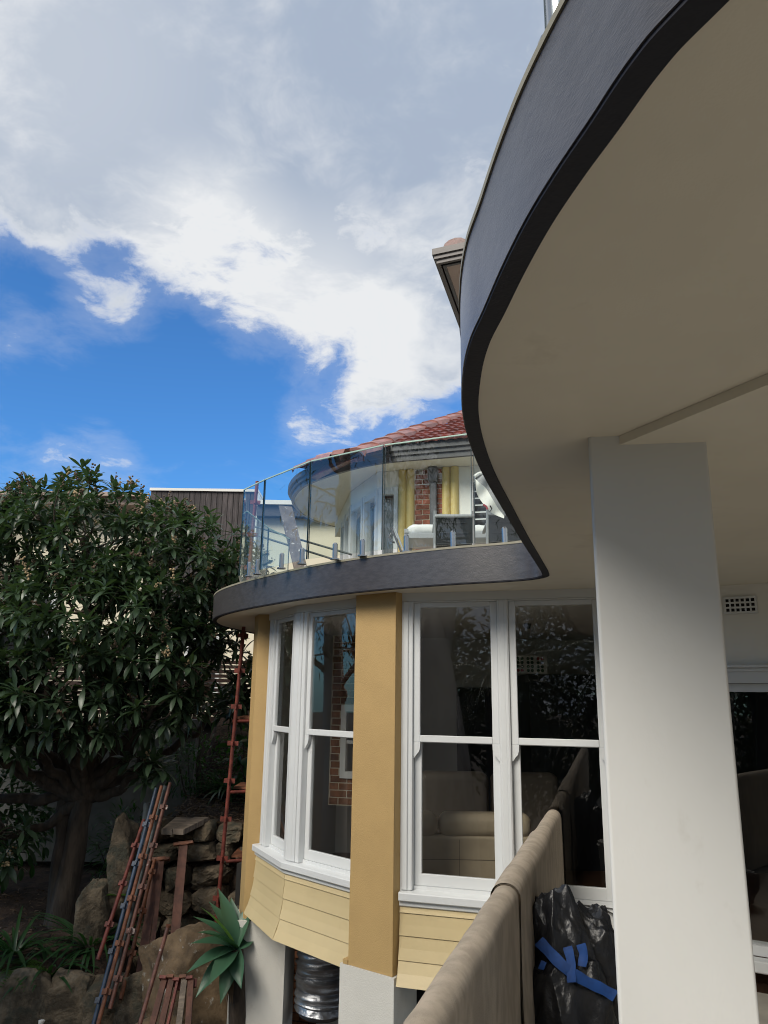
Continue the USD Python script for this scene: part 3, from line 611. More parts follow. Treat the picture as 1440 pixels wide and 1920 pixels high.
q = g0 - re_ * 0.12 + ru * 1.55; m = box((-0.30, -0.14, 0), (0.5, 0.14, 0.10)); m.vertices = q + np.outer(m.vertices[:, 0], -re_) + np.outer(m.vertices[:, 1], ru) + np.outer(m.vertices[:, 2] + 0.06, rnm)
obj('roof_vent', m, K['pipe_grey'], roof)

# ---- the nearer upper wing whose eave corner shows over the balcony edge
wc = V([0.43, 5.93]); wa = V([0.925, -0.38]); wa /= np.linalg.norm(wa); wb = V([0.268, 0.963])
WL = [tuple(wc + wb * 3.2), tuple(wc), tuple(wc + wa * 7)]
wst = [(-0.03, 5.30), (0.0, 5.30), (0.0, 5.33), (0.018, 5.336), (0.018, 5.366), (0.034, 5.372), (0.034, 5.43), (-0.03, 5.43)]
part('wing_gutter', profile(WL, wst), 'gutter_taupe', False, 'stepped taupe gutter at the corner of the upper wing')
part('wing_gutter_trim', profile(WL, [(-0.075, 5.294), (-0.048, 5.294), (-0.048, 5.32), (-0.075, 5.32)]), 'gutter_grey')
WP = Polygon([wc + wb * 3.2, wc, wc + wa * 7, wc + wa * 7 + wb * 3.2])
part('wing_soffit', prism(WP.buffer(-0.05, join_style=2), 5.305, 5.33), 'eave_taupe')
part('wing_wall', prism(Polygon([wc + wa * 0.75 + wb * 0.75, wc + wa * 6 + wb * 0.75, wc + wa * 6 + wb * 3.0, wc + wa * 0.75 + wb * 3.0]), ZT, 5.31), 'wall_white')
ap = V([*(wc + wa * 3 + wb * 1.6), 6.9]); q = [V([*(p), 5.42]) for p in (wc, wc + wa * 7, wc + wa * 7 + wb * 3.2, wc + wb * 3.2)]
wr = part('wing_roof', TM(q + [ap, ap + V([*(wa * 2), 0])], [(0, 1, 5), (0, 5, 4), (1, 2, 5), (2, 3, 4), (2, 4, 5), (3, 0, 4)]), 'roof_tile', False, 'red tiled roof edge of the nearer upper wing')
for i in range(12):
    c = wc + wa * (0.17 + i * 0.235) + wb * 0.0; z = 5.44
    th = np.linspace(0, np.pi, 7); a0 = V([*c, z]); e = V([wa[0], wa[1], 0]); b3 = V([wb[0] * 0.9, wb[1] * 0.9, 0.40])
    v = [a0 + e * (0.11 * math.cos(t)) + V([0, 0, 0.075 * math.sin(t)]) + b3 * k for k in (0, 0.42) for t in th] + [a0]
    f = [(j, j + 1, 8 + j) for j in range(6)] + [(j, 8 + j, 7 + j) for j in range(6)] + [(14, j + 1, j) for j in range(6)]
    obj('roof_tile', TM(v, f), K['roof_tile'], wr)

# ---- terrace and low wall under the drop sheets
BA, BB = V([-0.66, -0.1]), V([1.445, 6.71])
fb = Fr(BA, BB)      # its outward side (n) faces right, to the terrace
TER = Polygon([BA - V([0.1, 0]), BB, BAY[3], BAY[4], (6.2, 3.4), (9, -4), (-1.6, -4)])
part('terrace_floor', prism(TER, ZF - 0.25, ZF), 'terrace')
part('balustrade_wall', fb.box(-3.0, fb.L - 0.02, -0.03, 0.03, -3.2, 0.655), 'pillar_white')
part('terrace_edge_wall', fb.box(-3.0, fb.L, -0.08, 0.08, -3.4, ZF - 0.02), 'base_white')

# ================================================================ glass balustrades
def balustrade(name, P, label, spig, last_open=False):
    t = thing(name, label, 'balustrade')
    zt = 3.905
    for i in range(len(P) - 1):
        fr = Fr(P[i], P[i + 1])
        obj('glass_panel', fr.box(0.010, fr.L - 0.010, -0.006, 0.006, ZT + 0.045, zt), K['rail_glass'], t)
        for q_ in (0.0095, fr.L - 0.0135): obj('side_edge', fr.box(q_, q_ + 0.004, -0.0065, 0.0065, ZT + 0.045, zt), K['edge_dark'], t)
        obj('top_edge', fr.box(0.010, fr.L - 0.010, -0.008, 0.008, zt + 0.001, zt + 0.012), K['edge_green'], t)
    for x, y, nx, ny in spig:
        a = V([x, y, ZT + 0.004]); n = V([nx, ny, 0.])
        sp = obj('spigot', [rod(a, a + V([0, 0, 0.012]), 0.045, 16), rod(a + V([0, 0, 0.012]), a + V([0, 0, 0.150]), 0.025, 16), rod(a + V([0, 0, 0.150]), a + V([0, 0, 0.165]), 0.025, 16, 0.014)], K['steel'], t, 40)
    return t
mat('edge_green', (0.42, 0.58, 0.50), 0.25, 0.1, 5); mat('edge_dark', (0.012, 0.03, 0.035), 0.2)
FG = [(-1.45, 11.2), (-1.66, 10.45), (-1.80, 9.45), (-1.650, 8.420), (-1.341, 7.985), (-0.772, 7.285), (-0.033, 6.75), (0.755, 6.392), (1.20, 6.205)]
FG = [(x + 0.026, y + 0.042) for x, y in FG]
sp = []
for (x, y) in [(448, 1080), (467, 1076), (502, 1064), (546, 1056), (609, 1046), (662, 1040), (760, 1036), (848, 1030), (946, 1024)]:
    q = at_z(x, y, ZT)
    best = min((Fr(FG[i], FG[i + 1]) for i in range(2, 8)), key=lambda fr: abs((V([*q[:2], 0]) - fr.a * [1, 1, 0]) @ fr.n) + 5 * max(0, -((q - fr.a) @ fr.e), ((q - fr.a) @ fr.e) - fr.L))
    u = np.clip(V([q[0] - best.a[0], q[1] - best.a[1]]) @ best.e[:2], 0, best.L); c = best.p(u, 0.0, 0)
    sp.append((c[0], c[1], best.n[0], best.n[1]))
balustrade('glass_balustrade', FG, 'curved frameless glass balustrade with steel spigots on the far bay balcony', sp)
NG = [(7.5, -1.95), (4.2, -1.28), (2.25, -0.5), (1.2, 0.08), (0.64, 0.62), (0.365, 1.075), (0.318, 1.275)]
# the far ends of this one run on along the slab edge behind the camera
balustrade('glass_balustrade', NG[::-1], 'glass balustrade panel at the very top, above the near charcoal balcony edge', [(0.34, 1.25, 0, 1), (0.62, 0.72, 0, 1)])

# ================================================================ furniture on the far balcony
def patio_chair(px, label):
    a, b = at_y(px[0], 1026, 8.3), at_y(px[1], 1026, 8.3)
    t = thing('patio_chair', label, 'chair', 'black sling chairs on the balcony'); w = b[0] - a[0]; y = 8.3; z0, zs, zt = ZT + 0.01, ZT + 0.42, at_y(px[2], px[3], y + 0.0)[2]
    x0, x1 = a[0], b[0]; lean = -0.0
    fr = Fr((x0, y), (x1, y - 0.02))
    for u in (0, w - 0.04):
        obj('side_rail', [rod(fr.p(u + 0.02 - 0.0, 0.0, ZT + 0.0), fr.p(u + 0.02, 0.0, zs), 0.017, 10), rod(fr.p(u + 0.02, 0, zs), fr.p(u + 0.02, 0.10, zt), 0.019, 10)], K['alu_grey'], t, 40)
        obj('leg', rod(fr.p(u + 0.02, -0.45, ZT), fr.p(u + 0.02, -0.42, zs), 0.017, 10), K['alu_grey'], t, 40)
        obj('armrest', fr.box(u, u + 0.04, -0.45, 0.04, zs + 0.21, zs + 0.235, 0.005), K['alu_grey'], t)
    back = []
    k = 9
    for i in range(k + 1):
        s = i / k
        for j in range(7):
            q = j / 6; sag = 0.02 * math.sin(q * np.pi)
            back.append(fr.p(0.03 + q * (w - 0.06), 0.10 * s - sag + 0.012, zs - 0.02 + s * (zt - zs - 0.03) + 0.0))
    f = [(i * 7 + j, i * 7 + j + 1, i * 7 + j + 8) for i in range(k) for j in range(6)] + [(i * 7 + j, i * 7 + j + 8, i * 7 + j + 7) for i in range(k) for j in range(6)]
    bk = obj('backrest', TM(back, f), K['sling_black'], t, True)
    for s in (0.30, 0.62): obj('seam', rod(fr.p(0.03, 0.10 * s + 0.012, zs + s * (zt - zs)), fr.p(w - 0.03, 0.10 * s + 0.012, zs + s * (zt - zs)), 0.006, 6), K['sling_black'], bk)
    obj('top_rail', rod(fr.p(0.02, 0.098, zt - 0.06), fr.p(w - 0.02, 0.098, zt - 0.06), 0.02, 10), K['alu_grey'], t, 40)
    obj('seat', fr.box(0.03, w - 0.03, -0.45, 0.02, zs - 0.03, zs, 0.01), K['sling_black'], t)
patio_chair((812, 890, 850, 962), 'black sling patio chair, left one behind the far glass, grey frame')
patio_chair((911, 996, 950, 958), 'black sling patio chair, partly hidden by the near balcony edge')
dbx, dby = at_y(758, 1020, 9.2), at_y(930, 1015, 9.0)
t = thing('daybed', 'grey metal daybed standing behind the black patio chairs', 'daybed')
dz = at_y(770, 1000, 9.2)[2]
fr = Fr((dbx[0], 9.2), (dby[0] + 0.4, 9.05))
obj('frame', [fr.box(0, fr.L, -0.7, 0.02, dz - 0.07, dz, 0.006), fr.box(0, 0.05, -0.02, 0.03, dz, dz + 0.05)], K['alu_grey'], t)
for u in (0, fr.L - 0.06):
    for w in (-0.7, -0.04): obj('leg', fr.box(u, u + 0.06, w, w + 0.06, ZT, dz - 0.071, 0.004), K['alu_grey'], t)
def pillow(c, sx, sy, sz, seed=1):
    m = icosphere(subdivisions=4); v = m.vertices.copy(); v = np.sign(v) * np.abs(v) ** V([0.55, 0.55, 0.9]); v *= V([sx, sy, sz]) / 2
    v += (noise3(v * 6, 1, seed, 3) * 0.05)[:, None] * V([0.3, 0.3, 1]); m.vertices = v + V(c); return m
c = at_y(805, 1000, 9.0); solid('cushion', pillow((c[0] - 0.02, 9.5, dz + 0.07), 0.5, 0.5, 0.17), K['cushion_white'], 'white cushion on the daybed, left of the black chair', 'cushion', smooth=True)
c = at_y(897, 1000, 9.0); solid('cushion', pillow((c[0] + 0.05, 9.5, dz + 0.075), 0.35, 0.5, 0.16, 4), K['cushion_white'], 'white cushion on the daybed, between the two black chairs', 'cushion', smooth=True)
# leaning rake-like stand
t = thing('garden_tool', 'dark long handled tool leaning on the far balcony beside the yellow columns', 'tool')
a, b = at_y(734, 990, 8.4), at_y(752, 1034, 8.2)
obj('handle', rod(a, b, 0.012, 8), K['pipe_grey'], t, 40); obj('handle', rod(a + V([0.035, 0, 0.01]), b + V([0.03, 0, 0]), 0.011, 8), K['alu_grey'], t, 40)
obj('head', tube([a + V([0, 0, -0.06]), a + V([-0.025, 0, -0.10]), a + V([-0.01, 0, -0.15]), a + V([0.04, 0, -0.17])], 0.011, 8), K['pipe_grey'], t, 40)
# hanging fish shaped cloth kite
t = thing('hanging_cloth', 'grey and white fish shaped cloth hanging behind the far balcony glass', 'cloth')
Y = 8.0; up_ = [(889, 893), (905, 886), (918, 888), (925, 905), (938, 940), (946, 963)]; dn = [(891, 900), (894, 925), (904, 942), (917, 958), (930, 966), (945, 972)]
def between(A_, B_, fa, fb, dy, n=5, amp=0.03):
    v = []; A_, B_ = spline(V(A_, float), 3), spline(V(B_, float), 3); k = len(A_)
    for i in range(k):
        for j in range(n):
            s = fa + (fb - fa) * j / (n - 1); p = A_[i] * (1 - s) + B_[i] * s
            v.append(at_y(p[0], p[1], Y + dy + amp * math.sin(i * 0.9 + s * 4)))
    f = [(i * n + j, i * n + j + 1, (i + 1) * n + j + 1) for i in range(k - 1) for j in range(n - 1)] + [(i * n + j, (i + 1) * n + j + 1, (i + 1) * n + j) for i in range(k - 1) for j in range(n - 1)]
    return TM(v, f)
obj('white_side', between(up_, dn, 0.5, 1, 0.0), K['cloth_white'], t, True); obj('grey_back', between(up_, dn, 0, 0.5, 0.0), K['cloth_grey'], t, True)
obj('stripe', tube([at_y(*q, Y - 0.05) for q in ((906, 946), (912, 950), (914, 955))], 0.012, 6), K['print_red'], t); obj('stripe', tube([at_y(*q, Y - 0.05) for q in ((919, 948), (922, 954), (918, 960))], 0.008, 6), K['cable_black'], t)
obj('rim', tube([at_y(*q, Y) for q in ((889, 894), (898, 888), (908, 886), (918, 888))], 0.02, 8), K['cloth_white'], t, 40)
obj('hanging_cord', rod(at_y(905, 886, Y), V([at_y(905, 886, Y)[0], Y, 5.28]), 0.004, 6), K['cable_black'], t)

# ================================================================ scaffold, rails and neighbour
t = thing('scaffold_tower', 'red painted scaffold standards with collars rising behind the balcony corner', 'scaffold')
def collars(a, b, sp=0.5, r=0.055, start=0.2, parent=None, m='rust_red', size=0.05):
    L = np.linalg.norm(b - a); e = (b - a) / L; s = np.cross(e, [0, 1., 0]); s /= np.linalg.norm(s); w = np.cross(e, s)
    d = start
    while d < L:
        c = a + e * d
        for k in (s, w):
            mm = box((-size, -0.012, -0.03), (size, 0.012, 0.03)); k2 = np.cross(e, k); vv = mm.vertices
            mm.vertices = c + np.outer(vv[:, 0] * 1.5, k) + np.outer(vv[:, 1], k2) + np.outer(vv[:, 2], e); obj('collar', mm, K[m], parent)
        d += sp
sa, sb = at_y(408, 1700, 10.9), at_y(469.5, 905, 10.9); sa = sa + (sa - sb) * 0.10
for (pa_, pb_) in (((405, 1730, 10.9), (456, 1185, 10.9)), ):
    a = V([at_y(416, 1640, 10.9)[0], 10.9, -2.0]); a = at_y(411, 1672, 10.9); b = at_y(456, 1187, 10.9); e = b - a; top = b + e / np.linalg.norm(e) * 2.25
    bot = a - e * 0.42
    obj('standard', rod(bot, top, 0.026, 14), K['rust_red'], t, 40); collars(bot, top, 0.49, parent=t, start=0.36)
    b2 = b + V([0.14, 0.9, 0]); a2 = a + V([0.30, 1.1, 0.55])
    obj('standard', rod(a2 - V([0, 0, 0.6]), b2 + V([0, 0, 0.2]), 0.026, 14), K['rust_red'], t, 40); collars(a2, b2 + V([0, 0, 0.2]), 0.49, parent=t)
    for py in (1352, 1485, 1615, ):
        q = at_y(436 if py == 1352 else 428 if py == 1485 else 424, py, 10.9)
        obj('ledger', [rod(q, q + V([1.6, 0.55, 0.02]), 0.022, 10)], K['rust_red'], t, 40)
        obj('platform', box(q + V([0.05, 0.1, 0.03]), q + V([1.5, 0.65, 0.06])), K['rust_orange'], t)
c = at_y(469, 905, 10.9)
a, b = at_y(535, 950, 12.4), at_y(572, 1100, 12.0); e = (b - a); L = np.linalg.norm(e); e /= L; s = V([0.94, 0.34, 0]); w = np.cross(e, s)
m = box((-0.11, -0.02, 0), (0.11, 0.02, L)); vv = m.vertices; m.vertices = a + np.outer(vv[:, 0], s) + np.outer(vv[:, 1], w) + np.outer(vv[:, 2], e)
solid('leaning_plank', m, K['plank_spatter'], 'paint spattered plank leaning behind the far glass balustrade', 'plank')
for i, (p, q) in enumerate((((470, 985), (660, 1040)), ((470, 1000), (655, 1058)))):
    solid('scaffold_rail', rod(at_y(*p, 13.0), at_y(*q, 12.6), 0.018, 8), K['pole_grey'], ('thin grey guard rail, upper one behind the far glass', 'thin grey guard rail, lower one behind the far glass')[i], 'rail', smooth=40)

nb = thing('neighbour_house', 'neighbouring house with dark timber cladding and a pale cream wall behind the tree', 'house')
n1 = Fr((-5.42, 17.0), (-2.98, 17.0)); rn = R(8)
obj('clad_backing', n1.box(0, n1.L, -3, -0.03, 3.6, 6.2), K['dark_void'], nb)
for i in range(19):
    u = 0.005 + i * n1.L / 19; obj('cladding_plank', n1.box(u, u + n1.L / 19 - 0.012, -0.03, 0.0 + 0.008 * rn.rand(), 3.62, 6.19), K['timber_clad'], nb)
obj('roof_edge', [n1.box(-0.02, n1.L + 0.06, -3.0, 0.05, 6.19, 6.25), n1.box(n1.L, n1.L + 0.05, -3, 0.02, 3.6, 6.189)], K['wall_white'], nb)
obj('wall', [box((-9.5, 17.2, -1), (3.2, 17.5, 5.75)), box((-9.5, 15.2, -1), (-9.3, 17.5, 5.7))], K['cream_wall'], nb)
obj('fascia', box((-2.94, 16.95, 5.62), (3.3, 17.19, 5.86)), K['fascia_charcoal'], nb); obj('gutter', box((-2.93, 16.84, 5.87), (3.3, 17.3, 5.97)), K['wall_white'], nb)
obj('lower_roof', [box((-9.8, 16.4, 5.9), (-5.44, 17.6, 5.99)), box((-9.8, 16.55, 5.74), (-5.45, 17.19, 5.9))], K['eave_taupe'], nb)
nw = obj('window', [box((-8.6, 17.12, 2.2), (-7.4, 17.2, 3.8))], K['white_gloss'], nb); obj('pane', box((-8.5, 17.09, 2.3), (-7.5, 17.12, 3.7)), K['room_dark'], nw)
nw = obj('window', [box((-4.4, 17.12, 1.6), (-3.6, 17.2, 2.9))], K['white_gloss'], nb); obj('pane', box((-4.3, 17.09, 1.7), (-3.7, 17.12, 2.8)), K['room_dark'], nw)

gw = thing('garden_wall', 'grey rendered garden wall with a capping, behind the tree trunk', 'wall')
obj('wall_body', box((-9.0, 14.0, -1.2), (-3.28, 14.25, 0.96)), K['grey_wall'], gw); obj('capping', box((-9.05, 13.93, 0.962), (-3.22, 14.32, 1.17)), K['grey_wall'], gw)
obj('recess', box((-4.6, 15.1, -1.0), (-0.6, 15.2, 1.15)), K['dark_void'], gw)
fn = thing('slatted_fence', 'dark brown timber fence of narrow slats above the garden wall', 'fence')
for i in range(12):
    z = 1.22 + i * 0.088; obj('slat', box((-3.58, 15.0, z), (-1.2, 15.03, z + 0.066)), K['slat_brown'], fn); obj('slat', box((-8.6, 15.0, z), (-3.95, 15.03, z + 0.076)), K['slat_brown'], fn)
for x in (-8.6, -6.8, -3.62, -2.2, -1.25): obj('post', box((x, 15.032, 0.2), (x + 0.07, 15.10, 2.35)), K['slat_brown'], fn)
obj('bottom_rail', box((-3.58, 14.99, 1.08), (-1.2, 15.04, 1.20)), K['slat_brown'], fn)
gt = thing('timber_gate', 'dark brown timber gate beside the slatted fence', 'gate')
for i in range(7): obj('board', box((-3.94, 14.97, 1.2 + i * 0.135), (-3.66, 15.0, 1.325 + i * 0.135)), K['slat_brown'], gt)
obj('latch', box((-3.70, 14.94, 1.35), (-3.64, 14.969, 1.5)), K['alu_grey'], gt); obj('frame', [box((-3.98, 15.0, 1.1), (-3.945, 15.04, 2.2)), box((-3.659, 15.0, 1.1), (-3.625, 15.04, 2.2))], K['slat_brown'], gt)

# ================================================================ ground
def ground_z(x, y):
    x, y = np.asarray(x, float), np.asarray(y, float)
    sm = lambda t: np.clip(t, 0, 1) ** 2 * (3 - 2 * np.clip(t, 0, 1))
    z = -2.45 + 0.0 * x
    bed = sm((y - 10.05 + 0.12 * np.sin(x * 2.1)) / 0.35) * sm((-2.9 - x) / 0.5)
    z = z + bed * (0.78 + 0.10 * np.clip(y - 10.4, 0, 3.4))
    up = sm((y - 11.25) / 0.5) * sm((x + 3.45) / 0.35) * sm((3.5 - x) / 1.0)
    z = np.where(up > 0.01, np.maximum(z, -2.45 + up * (2.25 + 0.12 * np.clip(y - 11.7, 0, 3))), z)
    z = z + sm((y - 14.1) / 0.8) * np.where(x < -2.0, 1.2, 0.6) * sm((20 - y) / 1)
    far = np.hypot(x, y - 5)
    z = z + 0.10 * noise3(np.stack([x, y, 0 * x], -1), 0.9, 3) + 0.05 * noise3(np.stack([x, y, 0 * x], -1), 4.0, 5)
    return np.where(far > 40, -2.45 - 0.02 * np.clip(far - 40, 0, 200), z)
gx = np.r_[-400, -200, -100, -60, -40, -25, -16, np.arange(-11, 5, 0.11), 5, 8, 14, 25, 40, 60, 100, 200, 400]; gy = np.r_[-400, -200, -100, -60, -40, -25, -15, -8, -4, 0, 3, 5, 7, np.arange(8, 16.5, 0.11), 17, 20, 25, 40, 60, 100, 200, 400]
GX, GY = np.meshgrid(gx, gy); GZ = ground_z(GX, GY); nx_ = len(gx)
idx = np.arange(GX.size).reshape(GX.shape); q = np.stack([idx[:-1, :-1], idx[:-1, 1:], idx[1:, 1:], idx[1:, :-1]], -1).reshape(-1, 4)
g = solid('ground', (np.column_stack([GX.ravel(), GY.ravel(), GZ.ravel()]), q), K['soil'], 'bare brown garden soil sloping up to the left', 'ground', kind='structure', smooth=True)
gz = lambda x, y: float(ground_z(x, y))

# ================================================================ stones
rn = R(11)
rw = thing('stone_retaining_wall', 'rough sandstone retaining wall behind the leaning scaffold poles', 'wall')
for r, (z, h) in enumerate(((-2.25, 0.42), (-1.88, 0.40), (-1.52, 0.38), (-1.18, 0.36), (-0.86, 0.34), (-0.56, 0.32), (-0.30, 0.28))):
    x = -3.35 - 0.1 * (r % 2)
    while x < -0.9:
        w = 0.22 + rn.rand() ** 1.5 * 0.42
        obj('stone', rock((x + w / 2, 11.28 + r * 0.05 + rn.rand() * 0.12, z), (w * 1.1, 0.55 + 0.25 * rn.rand(), h * (0.9 + 0.45 * rn.rand())), int(rn.randint(999)), 3, 0.34, 0.55, rn.rand() * 0.6 - 0.3), K['sandstone'], rw, 25); x += w
# stones standing at the wall's left end
for c, s, sd in (((-3.48, 11.15, -0.75), (0.42, 0.5, 1.5), 5), ((-3.75, 10.95, -1.35), (0.5, 0.5, 1.1), 8)): obj('stone', rock(c, s, sd, 3, 0.25, 0.5), K['sandstone'], rw, 40)
ew = thing('stone_edging', 'low sandstone edging round the planting bed under the tree', 'wall')
x = -6.4
for i in range(9):
    w = 0.42 + rn.rand() * 0.3; yy = 10.12 + 0.05 * rn.rand()
    obj('stone', rock((x + w / 2, yy, -2.02 + 0.06 * rn.rand()), (w * 1.45, 0.46, 0.80), 40 + i, 3, 0.3, 0.4, rn.rand() * 0.5 - 0.25), K['sandstone'], ew, 25); x += w
    if x > -2.9: break
def boulder(c, size, sd, label, m='lichen_rock', rot=0.0): return solid('boulder', rock(c, size, sd, 4, 0.3, 0.62, rot), K[m], label, 'boulder', smooth=28)
bc = at_y(385, 1850, 9.75); boulder((bc[0] - 0.05, 9.95, -1.75), (1.55, 1.2, 1.55), 21, 'large lichen spotted sandstone boulder beneath the agave', rot=0.3)
boulder((-2.62, 9.15, -2.25), (0.9, 0.8, 0.9), 33, 'pale lichened boulder at the foot of the scaffold poles')
boulder((-3.55, 9.75, -2.35), (0.8, 0.5, 0.42), 35, 'small grey boulder below the low stone edging', 'sandstone')
boulder((-1.55, 10.5, -1.5), (0.9, 0.8, 1.3), 37, 'shaded mossy boulder behind the agave', 'sandstone')
q = at_y(78, 1912, 9.4); solid('white_stone', rock((q[0], 9.4, q[2] - 0.02), (0.07, 0.06, 0.06), 3, 2, 0.3), K['stone_white'], 'small white stone on the soil at the lower left corner', 'stone', smooth=True)

# ================================================================ scaffold poles, transoms and boards
def pole(top, bot, m, label, ty=11.0, by=9.75, r=0.024, col=True, sp=0.5, st=0.25):
    a, b = at_y(*bot, by), at_y(*top, ty); t = thing('scaffold_pole', label, 'pole', 'scaffold poles leaning on the stone wall')
    obj('tube', rod(a, b, r, 12), K[m], t, 40)
    if col: collars(a, b, sp, parent=t, m=m, start=st, size=0.035)
pole((270, 1537), (183, 1800), 'rust_red', 'red leaning scaffold pole, leftmost of the bundle, lower end rusty orange', by=9.9, st=0.4)
pole((293, 1478), (174, 1925), 'pole_blue', 'blue painted leaning scaffold pole with worn grey collars', by=9.65)
pole((303, 1474), (182, 1928), 'rust_orange', 'orange brown leaning scaffold pole with white paint drips', 10.97, 9.6, st=0.35)
pole((309, 1474), (199, 1888), 'pole_grey', 'dark grey green leaning scaffold pole half hidden in the bundle', 11.08, 9.85, st=0.15)
pole((319, 1468), (206, 1892), 'pole_brown', 'brown leaning scaffold pole spattered with white paint, rightmost and tallest', 10.98, 9.7, st=0.3)
pole((290, 1612), (226, 1874), 'rust_orange', 'short rusty scaffold pole tucked behind the right of the bundle', 10.95, 9.9, st=0.5)
def transom(pairs, label, ty, by, w=0.03):
    for i, (tp, bt) in enumerate(pairs):
        a, b = at_y(*bt, by), at_y(*tp, ty); t = thing('scaffold_transom', label[i], 'transom', 'brown steel transoms leaning on the stone wall')
        e = (b - a) / np.linalg.norm(b - a); s = np.cross(e, [0, 1., 0]); s /= np.linalg.norm(s); n_ = np.cross(s, e); L = np.linalg.norm(b - a)
        for nm, pr in (('flange', (-w, w, -0.006, 0.006)), ('web', (-0.006, 0.006, -0.05, -0.0065))):
            m = box((pr[0], pr[2], 0), (pr[1], pr[3], L)); vv = m.vertices; m.vertices = a + np.outer(vv[:, 0], s) + np.outer(vv[:, 1], -n_) + np.outer(vv[:, 2], e); obj(nm, m, K['beam_brown'], t)
        m = box((-0.10, -0.03, L), (0.10, 0.03, L + 0.035)); vv = m.vertices; m.vertices = a + np.outer(vv[:, 0], s) + np.outer(vv[:, 1], n_) + np.outer(vv[:, 2], e); obj('end_lug', m, K['rust_orange'], t)
transom([((291, 1615), (258, 1835)), ((297, 1613), (267, 1830)), ((304, 1614), (280, 1822))], ['brown steel transom, left of three beside the pole bundle', 'brown steel transom, middle of three beside the pole bundle', 'brown steel transom, right of three beside the pole bundle'], 11.0, 10.3)
transom([((340, 1585), (322, 1775)), ((348, 1583), (331, 1772))], ['brown steel transom, left of two standing alone on the boulder', 'brown steel transom, right of two standing alone on the boulder'], 11.05, 10.5)
t = thing('rusty_pipe', 'short rusty pipe with peeling pale paint lying across the big boulder', 'pipe'); obj('tube', rod(at_y(258, 1935, 8.75), at_y(315, 1738, 9.3), 0.022, 12), K['pole_brown'], t, 40); obj('end_cap', rod(at_y(315, 1738, 9.3), at_y(316, 1734, 9.3), 0.028, 12), K['rust_orange'], t, 40)
rn = R(4)
tops = [(308, 1838), (322, 1836), (333, 1842), (346, 1836), (358, 1838)]; bots = [(282, 1935), (300, 1935), (312, 1935), (334, 1935), (352, 1935)]
nm = ['leftmost', 'second', 'middle', 'fourth', 'rightmost']
for i in range(5):
    a, b = at_y(*bots[i], 8.75), at_y(*tops[i], 9.05); t = thing('scaffold_bracket', f'brown steel scaffold bracket laid on the boulder, {nm[i]} of five', 'bracket', 'steel brackets lying on the boulder')
    e = (b - a) / np.linalg.norm(b - a); s = V([1., 0, 0]) - e * e[0]; s /= np.linalg.norm(s); n_ = np.cross(s, e); L = np.linalg.norm(b - a)
    def bx_(lo, hi):
        m = box(lo, hi); vv = m.vertices; m.vertices = a + np.outer(vv[:, 0], s) + np.outer(vv[:, 1], n_) + np.outer(vv[:, 2], e); return m
    obj('bar', [bx_((-0.03, -0.02, 0), (0.03, 0.02, L))] if i != 2 else [bx_((-0.012, -0.03, 0), (0.012, 0.03, L))], K[('beam_brown', 'beam_brown', 'rust_red', 'plank_grey', 'beam_brown')[i]], t)
    obj('hook', [bx_((-0.05, -0.03, L), (0.02, 0.05, L + 0.03)), bx_((-0.02, -0.05, L - 0.06), (0.055, -0.02, L + 0.02))], K['rust_red' if i % 2 == 0 else 'rust_orange'], t)
def slab4(P, th):
    P = V(P); Q = P - V([0, 0, th]); m = TM(np.vstack([P, Q]), [(0, 1, 2), (0, 2, 3), (4, 6, 5), (4, 7, 6), (0, 4, 5), (0, 5, 1), (1, 5, 6), (1, 6, 2), (2, 6, 7), (2, 7, 3), (3, 7, 4), (3, 4, 0)]); m.fix_normals(); return m
nl, nr, fr_, fl_ = at_y(303, 1554, 11.0), at_y(344, 1557, 10.95), at_y(391, 1534, 11.6), at_y(330, 1532, 11.6)
mid0, mid1 = nl * 0.5 + nr * 0.5, fl_ * 0.45 + fr_ * 0.55
solid('timber_board', slab4([nl, mid0 - V([0.006, 0, 0]), mid1 - V([0.006, 0, 0]), fl_], 0.07), K['plank_grey'], 'weathered grey board on top of the stone wall, the left one of two', 'board')
solid('timber_board', slab4([mid0 + V([0.006, 0, 0.012]), nr + V([0, 0, 0.012]), fr_ + V([0, 0, 0.012]), mid1 + V([0.006, 0, 0.012])], 0.07), K['plank_grey'], 'weathered grey board on top of the stone wall, the right one of two', 'board')
q = at_y(275, 1518, 11.15); solid('post_stub', rod(V([q[0], q[1], -0.4]), V([q[0], q[1], at_y(275, 1505, 11.15)[2]]), 0.05, 12), K['pole_grey'], 'short grey pipe stub standing beside the scaffold pole tops', 'pipe', smooth=40)

# hanging foil duct under the bay
dc = at_y(600, 1800, 9.2); t = thing('foil_duct', 'fat silver foil wrapped duct hanging under the bay window', 'duct')
rr = []; P = []
for i in range(40):
    z = -0.66 - 1.12 * i / 39; s = i / 39; P.append((dc[0] + 0.03 * math.sin(s * 3), 9.2, z)); rr.append((0.275 + 0.016 * math.sin(i * 2.4) + 0.01 * math.sin(i * 5.1)) * (1 if s < 0.86 else math.sqrt(max(0.02, 1 - ((s - 0.86) / 0.14) ** 2))))
m = tube(P, rr, 40); m.vertices += (noise3(m.vertices, 9, 2, 3) * 0.05)[:, None] * (m.vertices - V([dc[0], 9.2, 0])) * V([1, 1, 0]) / 0.27; obj('foil_sleeve', m, K['foil'], t, 50)
for z in (-0.82, -1.05, -1.3, -1.55): obj('band', tube([(dc[0] + 0.03 + 0.282 * math.cos(a), 9.2 + 0.282 * math.sin(a), z + 0.012 * math.sin(3 * a)) for a in np.linspace(0, 2 * np.pi, 30)], 0.006, 6), K['pipe_grey'], t)

